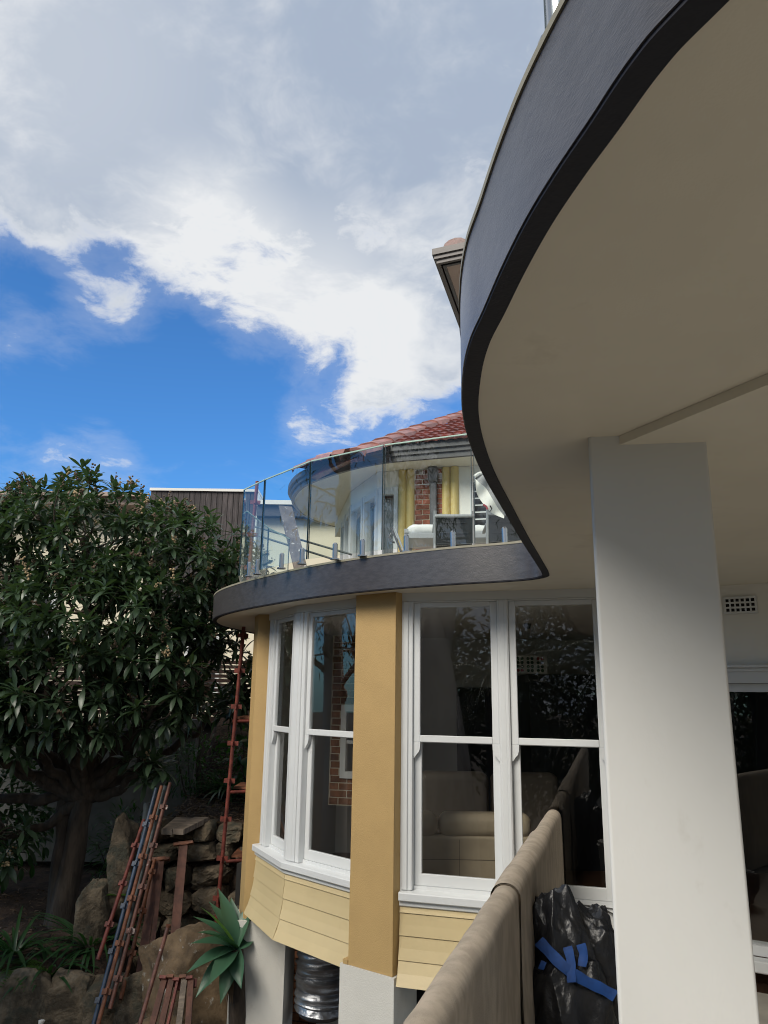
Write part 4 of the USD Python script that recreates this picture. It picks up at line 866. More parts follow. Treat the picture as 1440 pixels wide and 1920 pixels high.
# ================================================================ drop sheets over the low wall
def sheet(u0, u1, ztop, halfw, drop_in, drop_out, seed, wr=0.02, end_skew=0.0):
    """a felt sheet folded over the low wall; the right hand side hangs on the terrace side"""
    prof = []
    for t in np.linspace(0, 1, 15): prof.append((halfw, ztop - halfw - drop_in * (1 - t)))
    for a in np.linspace(0, np.pi, 11)[1:-1]: prof.append((halfw * math.cos(a), ztop - halfw + halfw * math.sin(a)))
    for t in np.linspace(0, 1, 8): prof.append((-halfw, ztop - halfw - drop_out * t))
    n = len(prof); us = np.linspace(u0, u1, max(8, int((u1 - u0) / 0.045))); v = []
    for u in us:
        for j, (w, z) in enumerate(prof):
            d = max(0, ztop - z); fold = wr * (0.4 + 2.2 * min(d, 1.0)) * (noise3(V([[u * 1.0, d * 0.5, seed]]), 2.6, seed, 3)[0] * 2.0)
            zz = z + 0.012 * noise3(V([[u, w * 3, seed * 2.]]), 3.0, seed, 3)[0] + (0.05 * noise3(V([[u, 5., seed]]), 1.6, seed)[0] if j < 2 else 0)
            v.append(fb.p(u + end_skew * d * (1 if u == us[-1] else 0), w + (fold if w >= 0 else -abs(fold)) + (abs(fold) * 0.2), zz))
    k = len(us); f = []
    for i in range(k - 1):
        for j in range(n - 1): f += [(i * n + j, (i + 1) * n + j + 1, (i + 1) * n + j), (i * n + j, i * n + j + 1, (i + 1) * n + j + 1)]
    m = TM(v, f); inner = m.copy(); inner.vertices = m.vertices - trimesh.Trimesh(m.vertices, m.faces, process=False).vertex_normals * 0.006; inner.faces = inner.faces[:, ::-1]
    out = cat([m, inner]); return out
def u_at(px, py, z):  # distance along the wall of a pixel on its top line
    q = at_z(px, py, z); return float((V([q[0], q[1], 0]) - fb.a) @ fb.e)
uA, uB, uC, uD = u_at(945, 1640, 0.71), u_at(968, 1600, 0.71), u_at(1003, 1560, 0.71), fb.L - 0.02
solid('drop_sheet', sheet(-2.4, uA + 0.02, 0.712, 0.056, 1.05, 0.9, 3, 0.03), K['felt'], 'long beige felt sheet over the low wall, nearest the camera, with dirty streaks', 'drop sheet', smooth=60)
solid('drop_sheet', sheet(uA - 0.25, uC - 0.02, 0.722, 0.068, 0.78, 0.5, 8, 0.025), K['felt'], 'beige felt sheet with a rolled hem, middle of the three on the low wall', 'drop sheet', smooth=60)
solid('drop_sheet', sheet(uC - 0.12, uD, 0.710, 0.055, 0.95, 0.9, 14, 0.02), K['felt'], 'beige felt sheet at the far end of the low wall, against the window', 'drop sheet', smooth=60)

# ================================================================ black plastic bundle, tape, bucket, cable
def bundle(blobs, seed):
    """crumpled plastic: a creased hull, its edges sharp, with finer crumples on every facet"""
    ms = []
    for i, (c, s) in enumerate(blobs):
        r_ = R(seed + i); p = r_.randn(70, 3); p = np.sign(p) * np.abs(p) ** 0.7; p /= np.linalg.norm(p, axis=1, keepdims=True) ** 0.9; p *= (0.80 + 0.25 * r_.rand(70))[:, None]
        m = trimesh.convex.convex_hull(p)
        for _ in range(4): m = m.subdivide()
        v = m.vertices.copy(); f1_ = np.abs(noise3(v * V([1, 1, 0.7]) + i * 5.3, 2.0, seed + i, 2)); f2_ = np.abs(noise3(v[:, [2, 0, 1]] + i * 2.1, 4.5, seed + 20 + i, 2))
        v *= (1.06 - 0.45 * f1_ - 0.16 * f2_)[:, None]; m.vertices = v * V(s) + V(c); ms.append(m)
    return ms
bl = bundle([((0.985, 4.55, 0.15), (0.20, 0.22, 0.47)), ((1.00, 4.45, -0.05), (0.26, 0.26, 0.42)), ((1.19, 4.62, 0.12), (0.17, 0.2, 0.42)), ((1.08, 4.22, -0.22), (0.30, 0.25, 0.24))], 7)
t = thing('plastic_bundle', 'crumpled black plastic sheeting bundled on the terrace beside the white pillar', 'bundle')
for m in bl[:3]: obj('plastic_fold', m, K['plastic_black'], t, 28)
solid('plastic_sheet', bl[3], K['plastic_black'], 'greyish black plastic sheet heaped in front of the taped bundle', 'plastic sheet', smooth=28)
allv = np.vstack([m.vertices for m in bl])
def ribbon(P, w, label, vert=False):
    """tape laid over the bundle's near side"""
    P = spline(V(P, float), 6); pts = []
    for px, py in P:
        best = None
        d = ray(px, py); o = V([0, 0, EZ]); rel = allv - o; t_ = rel @ d; perp = np.linalg.norm(rel - np.outer(t_, d), axis=1)
        near = t_[perp < 0.035]; y = near.min() if len(near) else np.nan; pts.append(y)
    pts = V(pts); ok = ~np.isnan(pts); pts = np.interp(np.arange(len(pts)), np.where(ok)[0], pts[ok]) if ok.any() else np.full(len(pts), 4.4)
    for _ in range(14): pts = np.convolve(np.r_[pts[0], pts, pts[-1]], [0.25, 0.5, 0.25], 'valid')
    v = []; T = np.gradient(P, axis=0); T /= np.linalg.norm(T, axis=1, keepdims=True)
    for (px, py), tn, dd, k in zip(P, T, pts, range(len(P))):
        nrm = V([-tn[1], tn[0]]); wob = 1 + 0.06 * math.sin(k * 0.9)
        for s in (-0.5, 0, 0.5): q = V([px, py]) + nrm * s * w * wob; v.append(V([0, 0, EZ]) + ray(*q) * (dd - 0.03 - 0.006 * (s == 0)))
    n = 3; f = [(i * n + j, i * n + j + 1, (i + 1) * n + j + 1) for i in range(len(P) - 1) for j in range(2)] + [(i * n + j, (i + 1) * n + j + 1, (i + 1) * n + j) for i in range(len(P) - 1) for j in range(2)]
    obj('blue_tape', TM(v, f), K['tape_blue'], t, True, label)
ribbon([(1010, 1764), (1030, 1785), (1060, 1815), (1095, 1838), (1125, 1852), (1154, 1868)], 21, 'long strip of blue tape running down the bundle')
ribbon([(1064, 1775), (1070, 1800), (1071, 1825), (1072, 1842)], 17, None); ribbon([(1089, 1770), (1094, 1790), (1091, 1812)], 17, None); ribbon([(1012, 1808), (1022, 1812)], 16, None)
bq = at_y(1152, 1760, 5.2); t = thing('bucket', 'white plastic bucket half hidden between the black bundle and the pillar', 'bucket')
obj('body', tube([(bq[0], 5.2, z) for z in (ZF, -0.1, 0.1, 0.235)], [0.12, 0.14, 0.15, 0.155], 28), K['bucket_white'], t, 40); obj('rim', tube([(bq[0] + 0.158 * math.cos(a), 5.2 + 0.158 * math.sin(a), 0.2) for a in np.linspace(0, 2 * np.pi, 30)], 0.009, 8), K['bucket_white'], t, 40)
f3o = lambda u, w, z: f3.p(u, w, z)
solid('cable', cat([tube(spline([f3o(o3 + 1.42, 0.02, 0.006), f3o(o3 + 1.55, 0.03, 0.008), f3o(o3 + 1.72, 0.05, 0.006), f3o(o3 + 1.86, 0.07, 0.004)], 5), 0.006, 6), tube(spline([f3o(o3 + 1.52, 0.035, 0.008), f3o(o3 + 1.66, 0.07, 0.004), f3o(o3 + 1.76, 0.096, -0.03), f3o(o3 + 1.80, 0.10, -0.07)], 5), 0.005, 6)]), K['cable_black'], 'thin black cable lying along the white sill beside the pillar', 'cable', smooth=40)

# ================================================================ inside the room
t = thing('sofa', 'beige leather sofa seen from behind through the bay window', 'sofa')
sx0, sx1, sy = 0.10, 1.50, 7.95
import manifold3d as mf
def rbox(lo, hi, r, n=10):
    lo, hi = V(lo, float), V(hi, float); pts = []
    s = icosphere(subdivisions=2).vertices * r
    for x in (lo[0] + r, hi[0] - r):
        for y in (lo[1] + r, hi[1] - r):
            for z in (lo[2] + r, hi[2] - r): pts.append(s + V([x, y, z]))
    h = mf.Manifold.hull_points(np.vstack(pts)).to_mesh(); return TM(h.vert_properties[:, :3], h.tri_verts)
obj('back_panel', rbox((sx0 - 0.3, sy, ZF + 0.05), (sx1, sy + 0.16, 0.30), 0.04), K['sofa_beige'], t, 35)
for a, b in ((-0.15, 0.575), (0.585, 1.28), (1.29, 1.5)): obj('back_cushion', rbox((a, sy - 0.02, 0.27), (b, sy + 0.24, 0.50), 0.09), K['sofa_beige'], t, 35)
obj('seat', rbox((sx0 - 0.3, sy + 0.1, ZF + 0.1), (sx1, sy + 0.95, 0.02), 0.06), K['sofa_beige'], t, 35)
for x in (sx0 - 0.25, sx1 - 0.1): obj('leg', box((x, sy + 0.05, ZF), (x + 0.06, sy + 0.11, ZF + 0.06)), K['room_dark'], t)
obj('seam', [box((-0.2, sy - 0.003, 0.075), (sx1 - 0.05, sy + 0.0, 0.079)), box((0.78, sy - 0.003, -0.3), (0.784, sy, 0.26))], K['sofa_dark'], t)
t = thing('sofa', 'dark brown second sofa facing the beige sofa inside the room', 'sofa')
for a, b in ((0.42, 1.22), (1.24, 2.0)): obj('back_cushion', rbox((a, 8.9, 0.1), (b, 9.15, 0.80), 0.10), K['sofa_dark'], t, 35)
obj('seat', rbox((0.4, 8.85, ZF + 0.06), (2.02, 9.6, 0.12), 0.07), K['sofa_dark'], t, 35); obj('armrest', rbox((0.2, 8.9, ZF + 0.06), (0.42, 9.6, 0.42), 0.07), K['sofa_dark'], t, 35)
t = thing('framed_print', 'framed print with rows of small coloured shapes on the dark chimney breast', 'picture')
pc = at_y(997, 1268, 9.98); sx, sz = 0.20, 0.105
obj('canvas', box((pc[0] - sx - 0.02, 9.96, 1.925), (pc[0] + sx, 9.99, 2.15)), K['paper_white'], t)
for i in range(3):
    for j in range(4):
        x, z = pc[0] - 0.15 + i * 0.13, 1.95 + j * 0.05
        obj('motif', cat([rod((x - 0.026, 9.958, z + 0.012), (x - 0.026, 9.9555, z + 0.012), 0.021, 10), rod((x + 0.026, 9.958, z + 0.012), (x + 0.026, 9.9555, z + 0.012), 0.021, 10)]), K['print_red' if (i + j) % 5 == 0 else 'print_green'], t)
t = thing('pendant_lamp', 'small dark pendant lamp hanging in the room behind the right window', 'lamp')
lq = at_y(989, 1172, 8.6); obj('shade', tube([(lq[0], 8.6, lq[2] - 0.04), (lq[0], 8.6, lq[2]), (lq[0], 8.6, lq[2] + 0.06)], [0.025, 0.04, 0.045], 16), K['pipe_grey'], t, 40); obj('cord', rod((lq[0], 8.6, lq[2] + 0.06), (lq[0], 8.6, ZB - 0.12), 0.005, 6), K['cable_black'], t)

# ================================================================ PLANTS
def blade(L, W, droop, fold=0.12, n=4, tip=1.0, wav=0.0, shape=None):
    """a leaf along +x, folded on its midrib and drooping: (vertices, faces)"""
    v, f = [], []
    for i in range(n + 1):
        s = i / n; w = W * (shape(s) if shape else (math.sin(np.pi * min(1, 0.08 + s * 0.92)) ** 0.8)) * 0.5
        ang = droop * s; x = L * (s if abs(droop) < 1e-3 else math.sin(ang) / droop); z = 0 if abs(droop) < 1e-3 else -L * (1 - math.cos(ang)) / droop
        v += [(x, -w, z + fold * w * 2 + wav * math.sin(i * 2.1)), (x, 0, z), (x, w, z + fold * w * 2 - wav * math.sin(i * 2.1))]
    for i in range(n):
        a = i * 3
        f += [(a, a + 3, a + 4), (a, a + 4, a + 1), (a + 1, a + 4, a + 5), (a + 1, a + 5, a + 2)]
    return V(v), V(f)


def orient(v, d, roll, at):
    d = V(d, float); d /= np.linalg.norm(d); s = np.cross([0, 0, 1.], d); ls = np.linalg.norm(s); s = V([1., 0, 0]) if ls < 1e-4 else s / ls; u = np.cross(d, s)
    cr, sr = math.cos(roll), math.sin(roll); s2, u2 = s * cr + u * sr, -s * sr + u * cr
    return np.outer(v[:, 0], d) + np.outer(v[:, 1], s2) + np.outer(v[:, 2], u2) + V(at)


def rosette(rn, at, axis, n, L, W, lv):
    """whorl of drooping leaves about a shoot tip, appended to the list lv as (vertices, faces)"""
    axis = axis / np.linalg.norm(axis); a = np.cross(axis, [0.3, 0.2, 1.]); a /= np.linalg.norm(a); b = np.cross(axis, a); ph = rn.rand() * 6
    for i in range(n):
        th = ph + i * 2.4; el = 0.15 + 0.85 * (i / n) + rn.rand() * 0.2      # lower leaves lie flatter or hang
        d = axis * math.cos(el * 1.75) + (a * math.cos(th) + b * math.sin(th)) * math.sin(el * 1.75)
        d[2] -= 0.12 * el
        v, f = blade(L * (0.65 + 0.45 * rn.rand()) * (0.7 + 0.3 * min(1, el * 1.5)), W * (0.8 + 0.4 * rn.rand()), 0.25 + 0.75 * rn.rand(), 0.12, 5, shape=lambda s: max(0.03, math.sin(np.pi * min(1, 0.06 + 0.94 * s ** 1.25)) ** 0.9))
        lv.append((orient(v, d, (rn.rand() - 0.5) * 0.8, at - axis * 0.09 * el), f))


def leaves_mesh(lv):
    v = np.vstack([x[0] for x in lv]); k = np.cumsum([0] + [len(x[0]) for x in lv[:-1]]); f = np.vstack([x[1] + o for x, o in zip(lv, k)]); return TM(v, f)


def limb(rn, a, b, r0, r1, wob=0.08, n=7):
    a, b = V(a, float), V(b, float); t = np.linspace(0, 1, n)[:, None]; P = a + (b - a) * t; L = np.linalg.norm(b - a)
    P[1:-1] += (rn.rand(n - 2, 3) - 0.5) * 2 * wob * L; P = spline(P, 3); return tube(P, np.linspace(r0, r1, len(P)), 9), P

# ---- the loquat tree
rn = R(21)
lt = thing('loquat_tree', 'large dark green loquat tree with long drooping leaves and cream flower buds', 'tree')
base = V([-4.40, 11.6, gz(-4.40, 11.6) - 0.1]); fork = V([-4.30, 11.7, 0.1])
trunk = [limb(rn, base, fork, 0.19, 0.13, 0.015)[0], limb(rn, base + V([-0.15, 0.05, 0.0]), fork + V([-0.30, 0.1, 0.1]), 0.13, 0.10, 0.015)[0]]
obj('trunk', trunk, K['bark_grey'], lt, True)
# crown: lobes (centre, radii)
lobes = [((-4.7, 11.6, 4.0), (1.6, 1.3, 0.95)), ((-6.2, 11.9, 3.7), (1.3, 1.4, 1.2)), ((-3.3, 11.5, 3.5), (1.25, 1.1, 0.9)), ((-4.2, 10.9, 2.75), (1.5, 1.0, 0.75)), ((-5.9, 11.0, 2.2), (1.4, 1.0, 0.8)),
         ((-4.6, 10.7, 1.75), (1.2, 0.8, 0.5)), ((-3.25, 11.1, 2.1), (1.1, 0.8, 0.65)), ((-2.75, 11.8, 2.6), (0.7, 0.9, 0.6)), ((-3.2, 11.0, 1.45), (0.8, 0.6, 0.40)), ((-6.3, 10.9, 1.35), (1.0, 0.8, 0.5)), ((-5.3, 10.8, 1.40), (0.8, 0.6, 0.42)), ((-7.4, 11.5, 2.6), (1.2, 1.2, 1.6)),
         ((-2.55, 12.0, 3.6), (0.7, 0.8, 0.55)), ((-2.15, 12.3, 1.75), (0.6, 0.6, 0.5)), ((-3.35, 11.3, 0.62), (0.42, 0.35, 0.22)), ((-6.9, 11.2, 0.4), (0.7, 0.5, 0.4)), ((-5.6, 10.9, 0.95), (0.9, 0.6, 0.36)), ((-4.25, 10.8, 1.12), (0.65, 0.5, 0.28)), ((-5.35, 11.2, -0.35), (0.6, 0.4, 0.38))]
limbs = []
for c, s in lobes:
    c = V(c); mid = (fork + c) / 2 + V([0, 0.25, -0.15]); m, P = limb(rn, fork, mid, 0.10, 0.065, 0.06); m2, P2 = limb(rn, mid, c, 0.065, 0.03, 0.07); limbs += [m, m2]
    for k in range(9):
        th = rn.rand() * 6.28; ph = rn.rand() * 2 - 0.7; e = c + V(s) * 0.85 * V([math.cos(th) * math.cos(ph), math.sin(th) * math.cos(ph), math.sin(ph)]); limbs.append(limb(rn, P2[-(1 + rn.randint(8))], e, 0.02, 0.008, 0.08, 5)[0])
obj('limb', limbs, K['bark_grey'], lt, True)
leaves, tips = [], []
for li, (c, s) in enumerate(lobes):
    c, s = V(c), V(s); vol = s.prod(); big = c[2] < 2.4; n = int(50 * (vol ** 0.667) * (1.85 if big else 2.8))
    for _ in range(n):
        d = rn.randn(3); d /= np.linalg.norm(d); r = 1.0 - 0.55 * rn.rand() ** 1.8; bump_ = 1 + 0.35 * noise3((d * 1.7 + li)[None], 1.3, 5)[0] * 2
        p = c + s * d * r * bump_
        if p[1] > 12.9 or (p[0] > -1.75) or (p[0] > -2.5 and p[1] < 11.2 and p[2] > 1.2): continue
        ax = d * 0.7 + V([0, -0.15, 0.65]) + rn.randn(3) * 0.25; n0 = len(leaves); rosette(rn, p, ax, rn.randint(10, 15), 0.35 if big else 0.27, 0.078 if big else 0.062, leaves); tips.append((p, ax / np.linalg.norm(ax)))
leaves = [l for l in leaves]
cen = V([l[0].mean(0) for l in leaves]); rel = cen - V([0, 0, EZ]); size = 1 / np.linalg.norm(rel, axis=1)
Z = rel @ FWD; PX = 720 + F * (rel @ RT) / Z; PY = 960 - F * (rel @ UP) / Z
inview = (PX > 5) & (PX < 440) & (PY > 890) & (PY < 1550)
# the 300 that show largest: nearest in view, spread over the crown by cells
cellid = (PX // 14).astype(int) * 1000 + (PY // 14).astype(int); order = np.argsort(-size); seen, pick = set(), []
for i in order:
    if inview[i] and cellid[i] not in seen: seen.add(cellid[i]); pick.append(i)
    if len(pick) >= 300: break
pk = set(pick)
for i in pick: obj('leaf', TM(*leaves[i]), K['loquat_leaf'], lt, True)
obj('foliage', leaves_mesh([l for i, l in enumerate(leaves) if i not in pk]), K['loquat_leaf'], lt, True, kind='stuff')
fl, bd, nw = [], [], []
for p, ax in tips:
    if rn.rand() < 0.33 or (p[2] > 4.2 and rn.rand() < 0.6):
        k = rn.randint(8, 16)
        (fl if rn.rand() < 0.3 else bd).extend([icosphere(subdivisions=1, radius=0.011 + 0.008 * rn.rand()).apply_translation(p + ax * (0.02 + 0.14 * rn.rand()) + rn.randn(3) * 0.022) for _ in range(k)])
    elif rn.rand() < 0.05:
        rosette(rn, p + ax * 0.06, ax, 4, 0.17, 0.04, nw)
obj('flower_buds', fl, K['flower_cream'], lt, True, kind='stuff'); obj('brown_buds', bd, K['bud_brown'], lt, True, kind='stuff'); obj('new_leaves', leaves_mesh(nw), K['loquat_new'], lt, True, kind='stuff')

# ---- agave
t = thing('agave', 'broad leaved green agave rosette growing beside the white column base', 'agave')
ac = at_y(442, 1778, 9.05)
ashape = lambda s: (0.45 + 0.75 * math.sin(np.pi * min(1, s * 0.9 + 0.05)) ** 1.0) * (1 - s ** 3.5) + 0.01
tipsp = [((414, 1668), 9.15, 0), ((386, 1697), 8.85, 1), ((369, 1717), 9.0, 0), ((364, 1768), 8.75, 0), ((356, 1822), 8.7, 0), ((372, 1866), 8.75, 0), ((416, 1876), 8.8, 0), ((433, 1684), 9.3, 0), ((446, 1724), 9.25, 0), ((398, 1690), 9.2, 0), ((446, 1850), 8.8, 0), ((470, 1690), 9.2, 0), ((480, 1760), 9.15, 0), ((378, 1745), 8.6, 0), ((396, 1845), 8.6, 0)]
for (px, py), y, k in tipsp:
    tip = at_y(px, py, y); d = tip - ac; L = np.linalg.norm(d); sag = 0.35
    v, f = blade(L * 1.06, 0.155 if k == 0 else 0.10, sag, 0.22, 9, shape=ashape); vv = orient(v, d + V([0, 0, L * 0.16]), (R(int(px)).rand() - 0.5) * 0.5 + (0.4 if d[0] > 0 else -0.2), ac); obj('leaf', TM(vv, f), K['agave_young' if k else 'agave_leaf'], t, True)
for px, py in ((428, 1872), (412, 1858), (441, 1868)):
    d = at_y(px, py, 8.85) - ac - V([0, 0, 0.12]); v, f = blade(0.34, 0.05, 0.5, 0.3, 6, shape=ashape); obj('dry_leaf', TM(orient(v, d, 0.3, ac + V([-0.03, -0.02, -0.18])), f), K['dry_leaf'], t, True, 'withered brown leaf hanging under the green ones')
obj('stem', rod(ac + V([0.05, 0.1, -0.75]), ac, 0.10, 10, 0.08), K['bark_grey'], t, True)

# ---- strap leaved clumps, ferns
rn = R(31)
def clump(name, x, y, n, L, W, label, cat_, m='strap_leaf', up=1.0, zoff=0.0, kind=None):
    z = gz(x, y) + zoff; lv = []
    for i in range(n):
        th = rn.rand() * 6.28; el = 0.25 + 0.75 * rn.rand(); d = V([math.cos(th) * math.cos(el), math.sin(th) * math.cos(el), math.sin(el) * up + 0.25]); v, f = blade(L * (0.6 + 0.5 * rn.rand()), W, 0.9 + 1.3 * rn.rand(), 0.15, 7, shape=lambda s: (1 - s ** 4) * (0.7 + 0.3 * math.sin(np.pi * s)) + 0.02); lv.append((orient(v, d, (rn.rand() - 0.5) * 0.5, (x + 0.05 * math.cos(th), y + 0.05 * math.sin(th), z)), f))
    t = thing(name, label, cat_)
    for l in lv: obj('leaf', TM(*l), K[m], t, True)
clump('strap_plant', -4.05, 10.40, 60, 0.80, 0.05, 'strap leaved plant spilling over the stone edging, nearest the camera', 'plant')
clump('strap_plant', -4.62, 10.70, 50, 0.85, 0.042, 'strap leaved plant at the left foot of the tree trunk', 'plant')
clump('strap_plant', -3.72, 10.85, 50, 0.95, 0.04, 'strap leaved plant right of the tree trunk, behind the red pole', 'plant')
clump('strap_plant', -5.45, 10.9, 30, 0.65, 0.042, 'dark strap leaved plant at the left edge of the photo', 'plant')
clump('strap_plant', -2.5, 13.3, 50, 0.9, 0.05, 'shaded strap leaved plant in front of the garden wall', 'plant', zoff=0.0)
clump('strap_plant', -1.9, 12.6, 24, 0.7, 0.05, 'small strap leaved plant behind the red scaffold pole', 'plant')
def fern(x, y, z, n, L, label, m='fern_leaf'):
    t = thing('fern', label, 'fern')
    for i in range(n):
        th = rn.rand() * 6.28; lv = []; e = V([math.cos(th), math.sin(th), 0]); s = V([-math.sin(th), math.cos(th), 0]); k = 14
        for j in range(k):
            q = (j + 1) / k; p = V([x, y, z]) + e * L * q + V([0, 0, L * (0.7 * q - 0.85 * q * q)]); w = 0.10 * math.sin(np.pi * (0.15 + 0.8 * q)) * L * 2
            for sg in (-1, 1): v, f = blade(w, 0.028, 0.5, 0.1, 2); lv.append((orient(v, s * sg + e * 0.35, 0, p), f))
        obj('frond', leaves_mesh(lv), K[m], t, True, kind='stuff')
fern(-4.45, 10.28, gz(-4.45, 10.3) + 0.15, 9, 0.5, 'bright green fern on the stone edging at the lower left')
fern(-3.45, 10.95, -1.0, 5, 0.22, 'tiny yellow green fern in the stones beside the red pole')
# ---- broad leaved shrub by the scaffold, dark shrub before the wall, ferny climber
def shrub(name, c, s, n, L, W, label, m='shrub_leaf', seed=1, sten=6, parts=0):
    rn = R(seed); t = thing(name, label, 'shrub'); c, s = V(c, float), V(s, float); lv = []; st = []
    g = V([c[0], c[1], c[2] - s[2] - 0.5])
    for i in range(sten): d = rn.randn(3) * 0.6; d[2] = abs(d[2]); st.append(limb(rn, g, c + s * d * 0.6, 0.018, 0.006, 0.05, 5)[0])
    for i in range(n):
        d = rn.randn(3); d /= np.linalg.norm(d); p = c + s * d * (0.35 + 0.65 * rn.rand() ** 0.6); v, f = blade(L * (0.6 + 0.6 * rn.rand()), W * (0.7 + 0.5 * rn.rand()), 0.4 + 0.8 * rn.rand(), 0.08, 4); dd = d + V([0, -0.2, 0.2]) + rn.randn(3) * 0.5; lv.append((orient(v, dd, (rn.rand() - 0.5) * 1.2, p), f))
    obj('stems', st, K['bark_grey'], t, True); obj('foliage', leaves_mesh(lv), K[m], t, True, kind='stuff')
shrub('broadleaf_shrub', (-1.95, 12.6, 0.9), (0.55, 0.5, 0.75), 150, 0.22, 0.12, 'broad leaved green shrub behind the red scaffold standard', seed=3)
shrub('dark_shrub', (-3.1, 13.4, 0.45), (0.9, 0.4, 0.55), 700, 0.12, 0.03, 'fine leaved dark shrub against the garden wall', seed=4)
shrub('dark_shrub', (-2.0, 13.4, 0.35), (0.9, 0.5, 0.8), 420, 0.2, 0.05, 'dark shrub in the shade under the slatted fence', seed=5)
shrub('dark_shrub', (-6.2, 12.6, 0.0), (1.35, 0.5, 1.3), 1500, 0.2, 0.07, 'dense dark shrub behind the loquat trunk at the left', seed=6)
shrub('dark_shrub', (-4.0, 12.9, -0.75), (0.6, 0.4, 0.7), 500, 0.14, 0.035, 'dark fine shrub between the trunk and the stones', seed=7)
# ---- fallen leaves on the upper bed
lv = []
for i in range(2600):
    x, y = rn.uniform(-3.3, -1.0), rn.uniform(11.5, 14.0)
    if i % 3 == 0: x, y = rn.uniform(-6.2, -3.0), rn.uniform(8.6, 13)
    v, f = blade(0.05 + 0.09 * rn.rand(), 0.03, 0.5, 0.15, 2); lv.append((orient(v, V([rn.randn(), rn.randn(), 0.15 * rn.randn()]), rn.randn() * 0.5, (x, y, gz(x, y) + 0.015)), f))
solid('fallen_leaves', leaves_mesh(lv), K['dry_leaf'], 'dry brown leaves strewn over the shaded garden soil', 'leaves', kind='stuff')
lv = []
for i in range(900):
    x, y = rn.uniform(-5.0, -3.8), rn.uniform(8.7, 9.9)
    if noise3(V([[x, y, 0]]), 1.5, 4)[0] < 0.0: continue
    v, f = blade(0.05 + 0.06 * rn.rand(), 0.005, 0.8, 0.1, 3); lv.append((orient(v, V([rn.randn() * 0.5, rn.randn() * 0.5, 1]), 0, (x, y, gz(x, y))), f))
solid('grass', leaves_mesh(lv), K['fern_leaf'], 'thin green grass on the soil at the lower left', 'grass', kind='stuff')

# ================================================================ trees that stand beside and behind the camera (mirrored in the glass)
def gum(name, P, r0, r1, label, seed, tops, nleaf=240, ll=0.2, hangs=1.0):
    rn = R(seed); t = thing(name, label, 'tree'); P = spline(V(P, float), 4); obj('trunk', tube(P, np.linspace(r0, r1, len(P)), 18), K['gum_bark'], t, True)
    lb, lv = [], []
    for (i0, e, r) in tops:
        a = P[int(i0 * (len(P) - 1))]; m, Q = limb(rn, a, e, r, r * 0.35, 0.07); lb.append(m)
        for k in range(7):
            b = Q[rn.randint(len(Q) // 3, len(Q))]; d = rn.randn(3); d[2] = abs(d[2]) * 0.6; d /= np.linalg.norm(d); L = 0.8 + rn.rand() * 1.6; e2 = b + d * L; m2, Q2 = limb(rn, b, e2, r * 0.28, 0.012, 0.1, 5); lb.append(m2)
            for j in range(nleaf // 7):
                p = Q2[rn.randint(len(Q2) // 2, len(Q2))] + rn.randn(3) * 0.28; v, f = blade(ll * (0.6 + 0.7 * rn.rand()), ll * 0.14, 0.6, 0.05, 3); lv.append((orient(v, V([rn.randn() * 0.5, rn.randn() * 0.5, -hangs * (0.4 + rn.rand())]), rn.randn(), p), f))
    obj('limb', lb, K['gum_bark'], t, True); obj('foliage', leaves_mesh(lv), K['gum_leaf'], t, True, kind='stuff')
gum('gum_tree', [(-2.55, 1.2, -3), (-2.7, 1.1, 0), (-3.4, 0.8, 3), (-4.7, 0.6, 6), (-6.2, 0.3, 9)], 0.60, 0.3, 'thick pale gum tree trunk mirrored in the bay windows', 41,
    [(0.55, (-6.0, -1.5, 5.2), 0.14), (0.6, (-7.2, 2.0, 6.4), 0.12), (0.75, (-7.5, -1.5, 7.5), 0.14), (0.85, (-8.0, 1.5, 8.5), 0.13), (0.95, (-7.8, -0.5, 10), 0.12), (0.95, (-6.2, 1.2, 11), 0.12)])
gum('gum_tree', [(-7.5, -7, -3), (-7.4, -7, 1), (-7.0, -7.3, 5), (-6.4, -7.6, 8)], 0.4, 0.2, 'slender gum tree mirrored in the balcony glass', 43,
    [(0.5, (-9.5, -6, 5.5), 0.1), (0.6, (-5.0, -8.5, 6.5), 0.1), (0.8, (-8.5, -8, 9), 0.1), (0.9, (-5.5, -6.8, 9.5), 0.1), (0.99, (-6.5, -8, 11), 0.1), (0.7, (-4.2, -6.5, 7.6), 0.09)])
def palm(x, y, zb_, zt_, label, seed):
    rn = R(seed); t = thing('palm_tree', label, 'palm'); obj('trunk', tube([(x, y, zb_), (x, y, (zb_ + zt_) / 2), (x, y, zt_)], [0.25, 0.22, 0.2], 14), K['bark_grey'], t, True)
    for i in range(30):
        th = i * 2.4; el = 0.9 - 1.5 * (i / 30); L = 2.6; e = V([math.cos(th), math.sin(th), 0]); s = V([-math.sin(th), math.cos(th), 0]); P = []; lv = []
        for q in np.linspace(0, 1, 12): P.append(V([x, y, zt_]) + e * L * q * math.cos(el * (1 - q * 0.3)) + V([0, 0, L * (math.sin(el) * q - 0.55 * q * q)]))
        for j in range(40):
            q = 0.1 + 0.88 * j / 40; p = V([np.interp(q, np.linspace(0, 1, 12), V(P)[:, k]) for k in range(3)]); w = 0.55 * math.sin(np.pi * (0.12 + 0.82 * q))
            for sg in (-1, 1): v, f = blade(w, 0.028, 0.4, 0.2, 2); lv.append((orient(v, s * sg + e * 0.6 + V([0, 0, 0.15]), 0, p), f))
        fr_ = obj('frond', leaves_mesh(lv), K['palm_leaf'], t, True, kind='stuff'); obj('stalk', tube(P, 0.014, 5), K['palm_leaf'], fr_, True)
palm(-4.2, -4.2, -3.2, 2.0, 'feathery palm mirrored in the lower bay windows', 5)
palm(-1.9, -6.2, -3.2, 2.6, 'second feathery palm standing farther behind the camera', 6)
